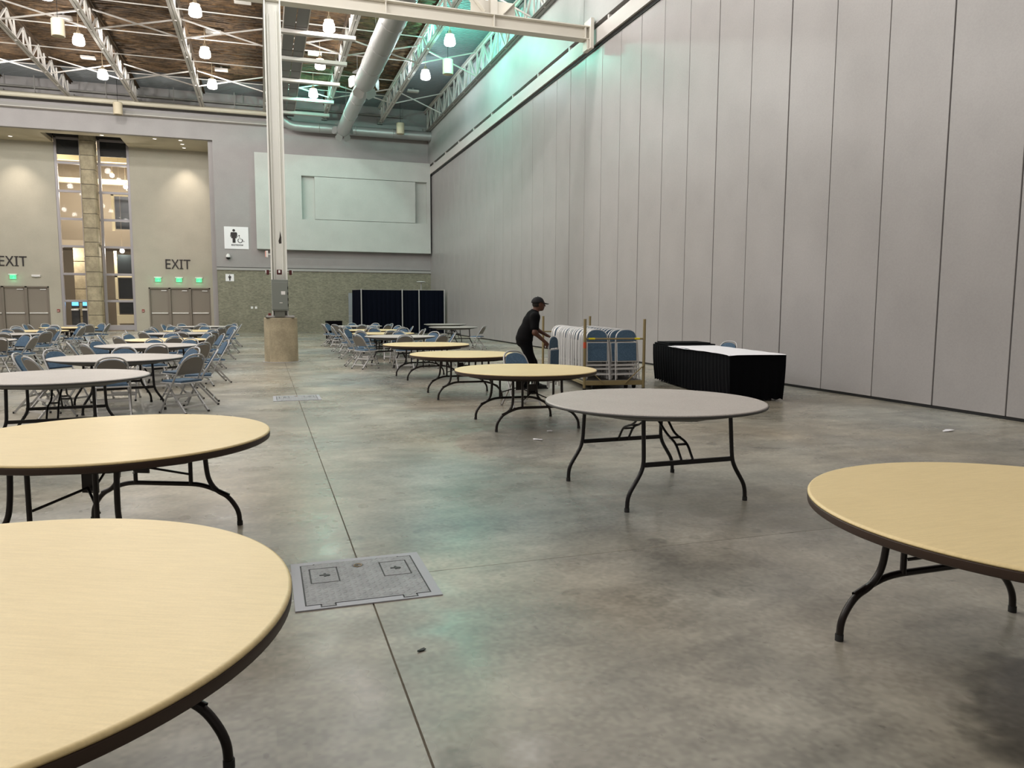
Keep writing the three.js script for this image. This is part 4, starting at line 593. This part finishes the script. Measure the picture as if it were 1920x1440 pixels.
// ---------------------------------------------------------------- the man in black
function field(prims, centre, half, res, k, maxPoly = 90000) {
  const mc = new MarchingCubes(res, M.skin, false, false, maxPoly); mc.isolation = 0; const n = res, q = V();
  for (let z = 0; z < n; z++) for (let y = 0; y < n; y++) for (let x = 0; x < n; x++) {
    q.set(centre[0] + half * (x - n / 2) / (n / 2), centre[1] + half * (y - n / 2) / (n / 2), centre[2] + half * (z - n / 2) / (n / 2)); let d = 1e3;
    for (const p of prims) {
      let e; if (p.s) { const dx = (q.x - p.a[0]) / p.s[0], dy = (q.y - p.a[1]) / p.s[1], dz = (q.z - p.a[2]) / p.s[2]; const l = Math.hypot(dx, dy, dz); e = (l - 1) * Math.min(p.s[0], p.s[1], p.s[2]) * (l > 0.2 ? 1 : 1); }
      else { const bx = p.b[0] - p.a[0], by = p.b[1] - p.a[1], bz = p.b[2] - p.a[2], w = p.w || 1; const ax = q.x - p.a[0], ay = q.y - p.a[1], az = q.z - p.a[2]; const t = Math.max(0, Math.min(1, (ax * bx + ay * by + az * bz) / (bx * bx + by * by + bz * bz))); e = Math.hypot(ax - bx * t, ay - by * t, (az - bz * t) / w) - (p.r + (p.r2 - p.r) * t); }
      const kk = p.k ?? k; const h = Math.max(kk - Math.abs(d - e), 0) / kk; d = Math.min(d, e) - h * h * kk * 0.25;
    }
    mc.field[x + y * n + z * n * n] = -d;
  }
  mc.update(); const c = mc.count, g = new THREE.BufferGeometry(), pos = mc.positionArray.slice(0, c * 3), nor = mc.normalArray.slice(0, c * 3);
  for (let i = 0; i < c; i++) for (let j = 0; j < 3; j++) pos[3 * i + j] = pos[3 * i + j] * half + centre[j];
  g.setAttribute('position', new THREE.BufferAttribute(pos, 3)); g.setAttribute('normal', new THREE.BufferAttribute(nor, 3)); g.setAttribute('uv', new THREE.BufferAttribute(new Float32Array(c * 2), 2)); return g;
}
{
  const man = thing('person', 'man in black polo shirt, trousers and cap, leaning to lift a folded chair', 'person', [4.55, 0, -12.9]);
  const C = (a, b, r, r2, w, k) => ({ a, b, r, r2, w, k }), E = (a, s, k) => ({ a, s, k });
  const hipR = [-0.06, 0.88, 0.09], hipL = [-0.05, 0.88, -0.09], kneeR = [0.02, 0.48, 0.1], kneeL = [0.13, 0.49, -0.1], ankR = [-0.1, 0.1, 0.11], ankL = [0.19, 0.1, -0.1];
  const shR = [0.07, 1.33, 0.19], shL = [0.11, 1.33, -0.19], elR = [0.04, 1.05, 0.26], elL = [0.24, 1.10, -0.23], wrR = [0.25, 0.88, 0.23], wrL = [0.41, 0.985, -0.1];
  const pelvis = [-0.06, 0.93, 0], waist = [-0.04, 1.06, 0], chest = [0.06, 1.25, 0], neck = [0.125, 1.42, 0], head = [0.215, 1.55, 0];
  const body = [C(pelvis, waist, 0.115, 0.11, 1.35), C(waist, chest, 0.11, 0.118, 1.35), C(chest, [0.09, 1.34, 0], 0.115, 0.09, 1.6), C([0.1, 1.36, 0], neck, 0.075, 0.055), C(neck, [0.17, 1.48, 0], 0.056, 0.056),
    C([0.08, 1.35, 0], shR, 0.07, 0.06), C([0.1, 1.35, 0], shL, 0.07, 0.06), C(shR, elR, 0.052, 0.042), C(elR, wrR, 0.042, 0.028), C(shL, elL, 0.052, 0.042), C(elL, wrL, 0.042, 0.028),
    C(hipR, kneeR, 0.085, 0.058), C(kneeR, ankR, 0.056, 0.036), C(hipL, kneeL, 0.085, 0.058), C(kneeL, ankL, 0.056, 0.036), C(ankR, [0.0, 0.045, 0.12], 0.036, 0.03), C(ankL, [0.3, 0.045, -0.11], 0.036, 0.03),
    E([0.205, 1.565, 0], [0.097, 0.118, 0.077], 0.03)];
  const bodyG = field(body, [0.12, 0.84, 0], 0.92, 124, 0.05);
  const headG = field([E([0.195, 1.585, 0], [0.1, 0.1, 0.078]), E([0.235, 1.535, 0], [0.072, 0.095, 0.066]), C([0.262, 1.475, 0], [0.272, 1.472, 0], 0.03, 0.024), C([0.302, 1.565, 0], [0.322, 1.535, 0], 0.012, 0.016, 1, 0.012), E([0.312, 1.53, 0], [0.018, 0.012, 0.02], 0.01),
    E([0.3, 1.505, 0], [0.014, 0.008, 0.026], 0.008), E([0.298, 1.492, 0], [0.014, 0.009, 0.024], 0.008), C([0.29, 1.59, 0.035], [0.297, 1.592, 0.012], 0.012, 0.011), C([0.29, 1.59, -0.035], [0.297, 1.592, -0.012], 0.012, 0.011), C([0.15, 1.47, 0], [0.17, 1.53, 0], 0.056, 0.06),
    E([0.195, 1.55, 0.08], [0.016, 0.03, 0.01], 0.008), E([0.195, 1.55, -0.08], [0.016, 0.03, 0.01], 0.008)], [0.22, 1.55, 0], 0.17, 92, 0.03);
  function hand(wr, dirv, palmN, curl) {   // five fingers, thumb from the side of the palm
    const d = V(...dirv).normalize(), nrm = V(...palmN).normalize(), side = V().crossVectors(d, nrm).normalize(), o = V(...wr), at = (a, b, c) => { const p = o.clone().addScaledVector(d, a).addScaledVector(side, b).addScaledVector(nrm, c); return [p.x, p.y, p.z]; };
    const pr = [C(at(-0.02, 0, 0), at(0.02, 0, 0), 0.026, 0.026), C(at(0.02, -0.022, 0), at(0.075, -0.026, 0), 0.017, 0.015), C(at(0.02, 0.0, 0), at(0.08, 0, 0), 0.018, 0.015), C(at(0.02, 0.022, 0), at(0.075, 0.027, 0), 0.017, 0.014)];
    [[-0.034, 0.055], [-0.012, 0.066], [0.011, 0.062], [0.032, 0.048]].forEach(([b, l]) => { let p = [0.078, b, 0], a = 0.25; for (const s of [0.45, 0.32, 0.25]) { a += curl; const q = [p[0] + Math.cos(a) * l * s * 1.25, b * (1 + 0.1 * s), p[2] + Math.sin(a) * l * s * 1.25]; pr.push({ ...C(at(...p), at(...q), 0.0092, 0.0085), k: 0.006 }); p = q; } });
    pr.push({ ...C(at(0.015, -0.03, 0.006), at(0.045, -0.055, 0.022), 0.0125, 0.0105), k: 0.012 }, { ...C(at(0.045, -0.055, 0.022), at(0.075, -0.056, 0.04), 0.0105, 0.009), k: 0.006 });
    const c = at(0.06, 0, 0.02); return field(pr, c, 0.125, 70, 0.012, 40000);
  }
  const handR = hand(wrR, [0.62, -0.72, -0.2], [-0.2, -0.2, -0.9], 0.5), handL = hand(wrL, [0.85, -0.35, -0.1], [-0.3, -0.95, 0], 0.55);
  obj('body', [bodyG, headG, handR, handL], M.skin, man);
  for (const s of [1, -1]) { const e = obj('eye', new THREE.SphereGeometry(0.0115, 12, 8).translate(0.289, 1.566, s * 0.03), M.eyeWhite, man); obj('iris', new THREE.SphereGeometry(0.0055, 8, 6).translate(0.298, 1.565, s * 0.0315), M.iris, e); }
  obj('hair', field([E([0.185, 1.575, 0], [0.1, 0.075, 0.081]), E([0.16, 1.545, 0], [0.07, 0.06, 0.077])], [0.17, 1.56, 0], 0.14, 48, 0.02), M.hair, man);
  const shirt = field([C(pelvis, waist, 0.138, 0.126, 1.35), C([-0.075, 0.97, 0], [-0.08, 0.95, 0], 0.135, 0.14, 1.3), C(waist, chest, 0.126, 0.134, 1.35), C(chest, [0.09, 1.34, 0], 0.13, 0.105, 1.55), C([0.1, 1.36, 0], [0.125, 1.41, 0], 0.088, 0.068), C([0.08, 1.35, 0], shR, 0.086, 0.078), C([0.1, 1.35, 0], shL, 0.086, 0.078), C(shR, [0.052, 1.14, 0.235], 0.075, 0.07), C(shL, [0.18, 1.19, -0.215], 0.075, 0.07)], [0.05, 1.16, 0], 0.42, 90, 0.05);
  // open hem and sleeves read as cut edges: flatten the hem
  { const p = shirt.attributes.position; for (let i = 0; i < p.count; i++) if (p.getY(i) < 0.875) p.setY(i, 0.875); shirt.computeVertexNormals(); }
  const sh = obj('polo_shirt', shirt, M.shirt, man);
  obj('collar', new THREE.TorusGeometry(0.068, 0.016, 8, 28).rotateX(Math.PI / 2).rotateZ(-0.5).translate(0.135, 1.425, 0), M.shirt, sh); obj('chest_badge', rbox(0.006, 0.085, 0.035, 0.002, 0, 0, 0).rotateY(-0.9).translate(0.155, 1.24, 0.125), M.badge, sh);
  obj('trousers', field([C([-0.065, 0.9, 0], [-0.06, 0.97, 0], 0.125, 0.118, 1.3), C(hipR, kneeR, 0.102, 0.082), C(kneeR, [-0.09, 0.11, 0.11], 0.08, 0.074), C(hipL, kneeL, 0.102, 0.082), C(kneeL, [0.185, 0.11, -0.1], 0.08, 0.074), C([-0.11, 0.9, 0.06], [-0.11, 0.88, -0.06], 0.09, 0.09)], [0.05, 0.54, 0], 0.58, 100, 0.04), M.trousers, man);
  for (const [x, z, r] of [[-0.045, 0.115, -0.06], [0.255, -0.105, 0.08]]) { const so = obj('shoe', field([C([x - 0.07, 0.055, z], [x + 0.02, 0.058, z], 0.042, 0.04), C([x, 0.05, z], [x + 0.13, 0.038, z], 0.042, 0.033), C([x - 0.06, 0.09, z], [x - 0.04, 0.1, z], 0.042, 0.04)], [x + 0.02, 0.06, z], 0.19, 48, 0.03), M.shoe, man); obj('sole', rbox(0.29, 0.022, 0.092, 0.01, x + 0.03, 0.011, z), M.rubber, so); }
  const capG = field([E([0.185, 1.61, 0], [0.112, 0.085, 0.094]), E([0.18, 1.595, 0], [0.11, 0.045, 0.094])], [0.185, 1.62, 0], 0.16, 60, 0.02);
  { const p = capG.attributes.position; for (let i = 0; i < p.count; i++) { const lim = 1.592 + 0.1 * (p.getX(i) - 0.185); if (p.getY(i) < lim) p.setY(i, lim); } capG.computeVertexNormals(); }
  const cp = obj('cap', capG, M.cap, man);
  const bs = new THREE.Shape(); bs.moveTo(-0.02, -0.085); bs.bezierCurveTo(0.06, -0.09, 0.125, -0.06, 0.125, 0); bs.bezierCurveTo(0.125, 0.06, 0.06, 0.09, -0.02, 0.085); bs.bezierCurveTo(0.03, 0.04, 0.03, -0.04, -0.02, -0.085);
  const bg = new THREE.ExtrudeGeometry(bs, { depth: 0.008, bevelEnabled: true, bevelSize: 0.003, bevelThickness: 0.003, bevelSegments: 2, curveSegments: 12 }).rotateX(-Math.PI / 2); { const p = bg.attributes.position; for (let i = 0; i < p.count; i++) p.setY(i, p.getY(i) - 2.6 * p.getZ(i) ** 2); bg.computeVertexNormals(); }
  obj('brim', bg.rotateZ(-0.3).translate(0.272, 1.598, 0), M.cap, cp); obj('top_button', new THREE.SphereGeometry(0.009, 8, 6).translate(0.185, 1.695, 0), M.cap, cp);
}

renderer.render(scene, camera);
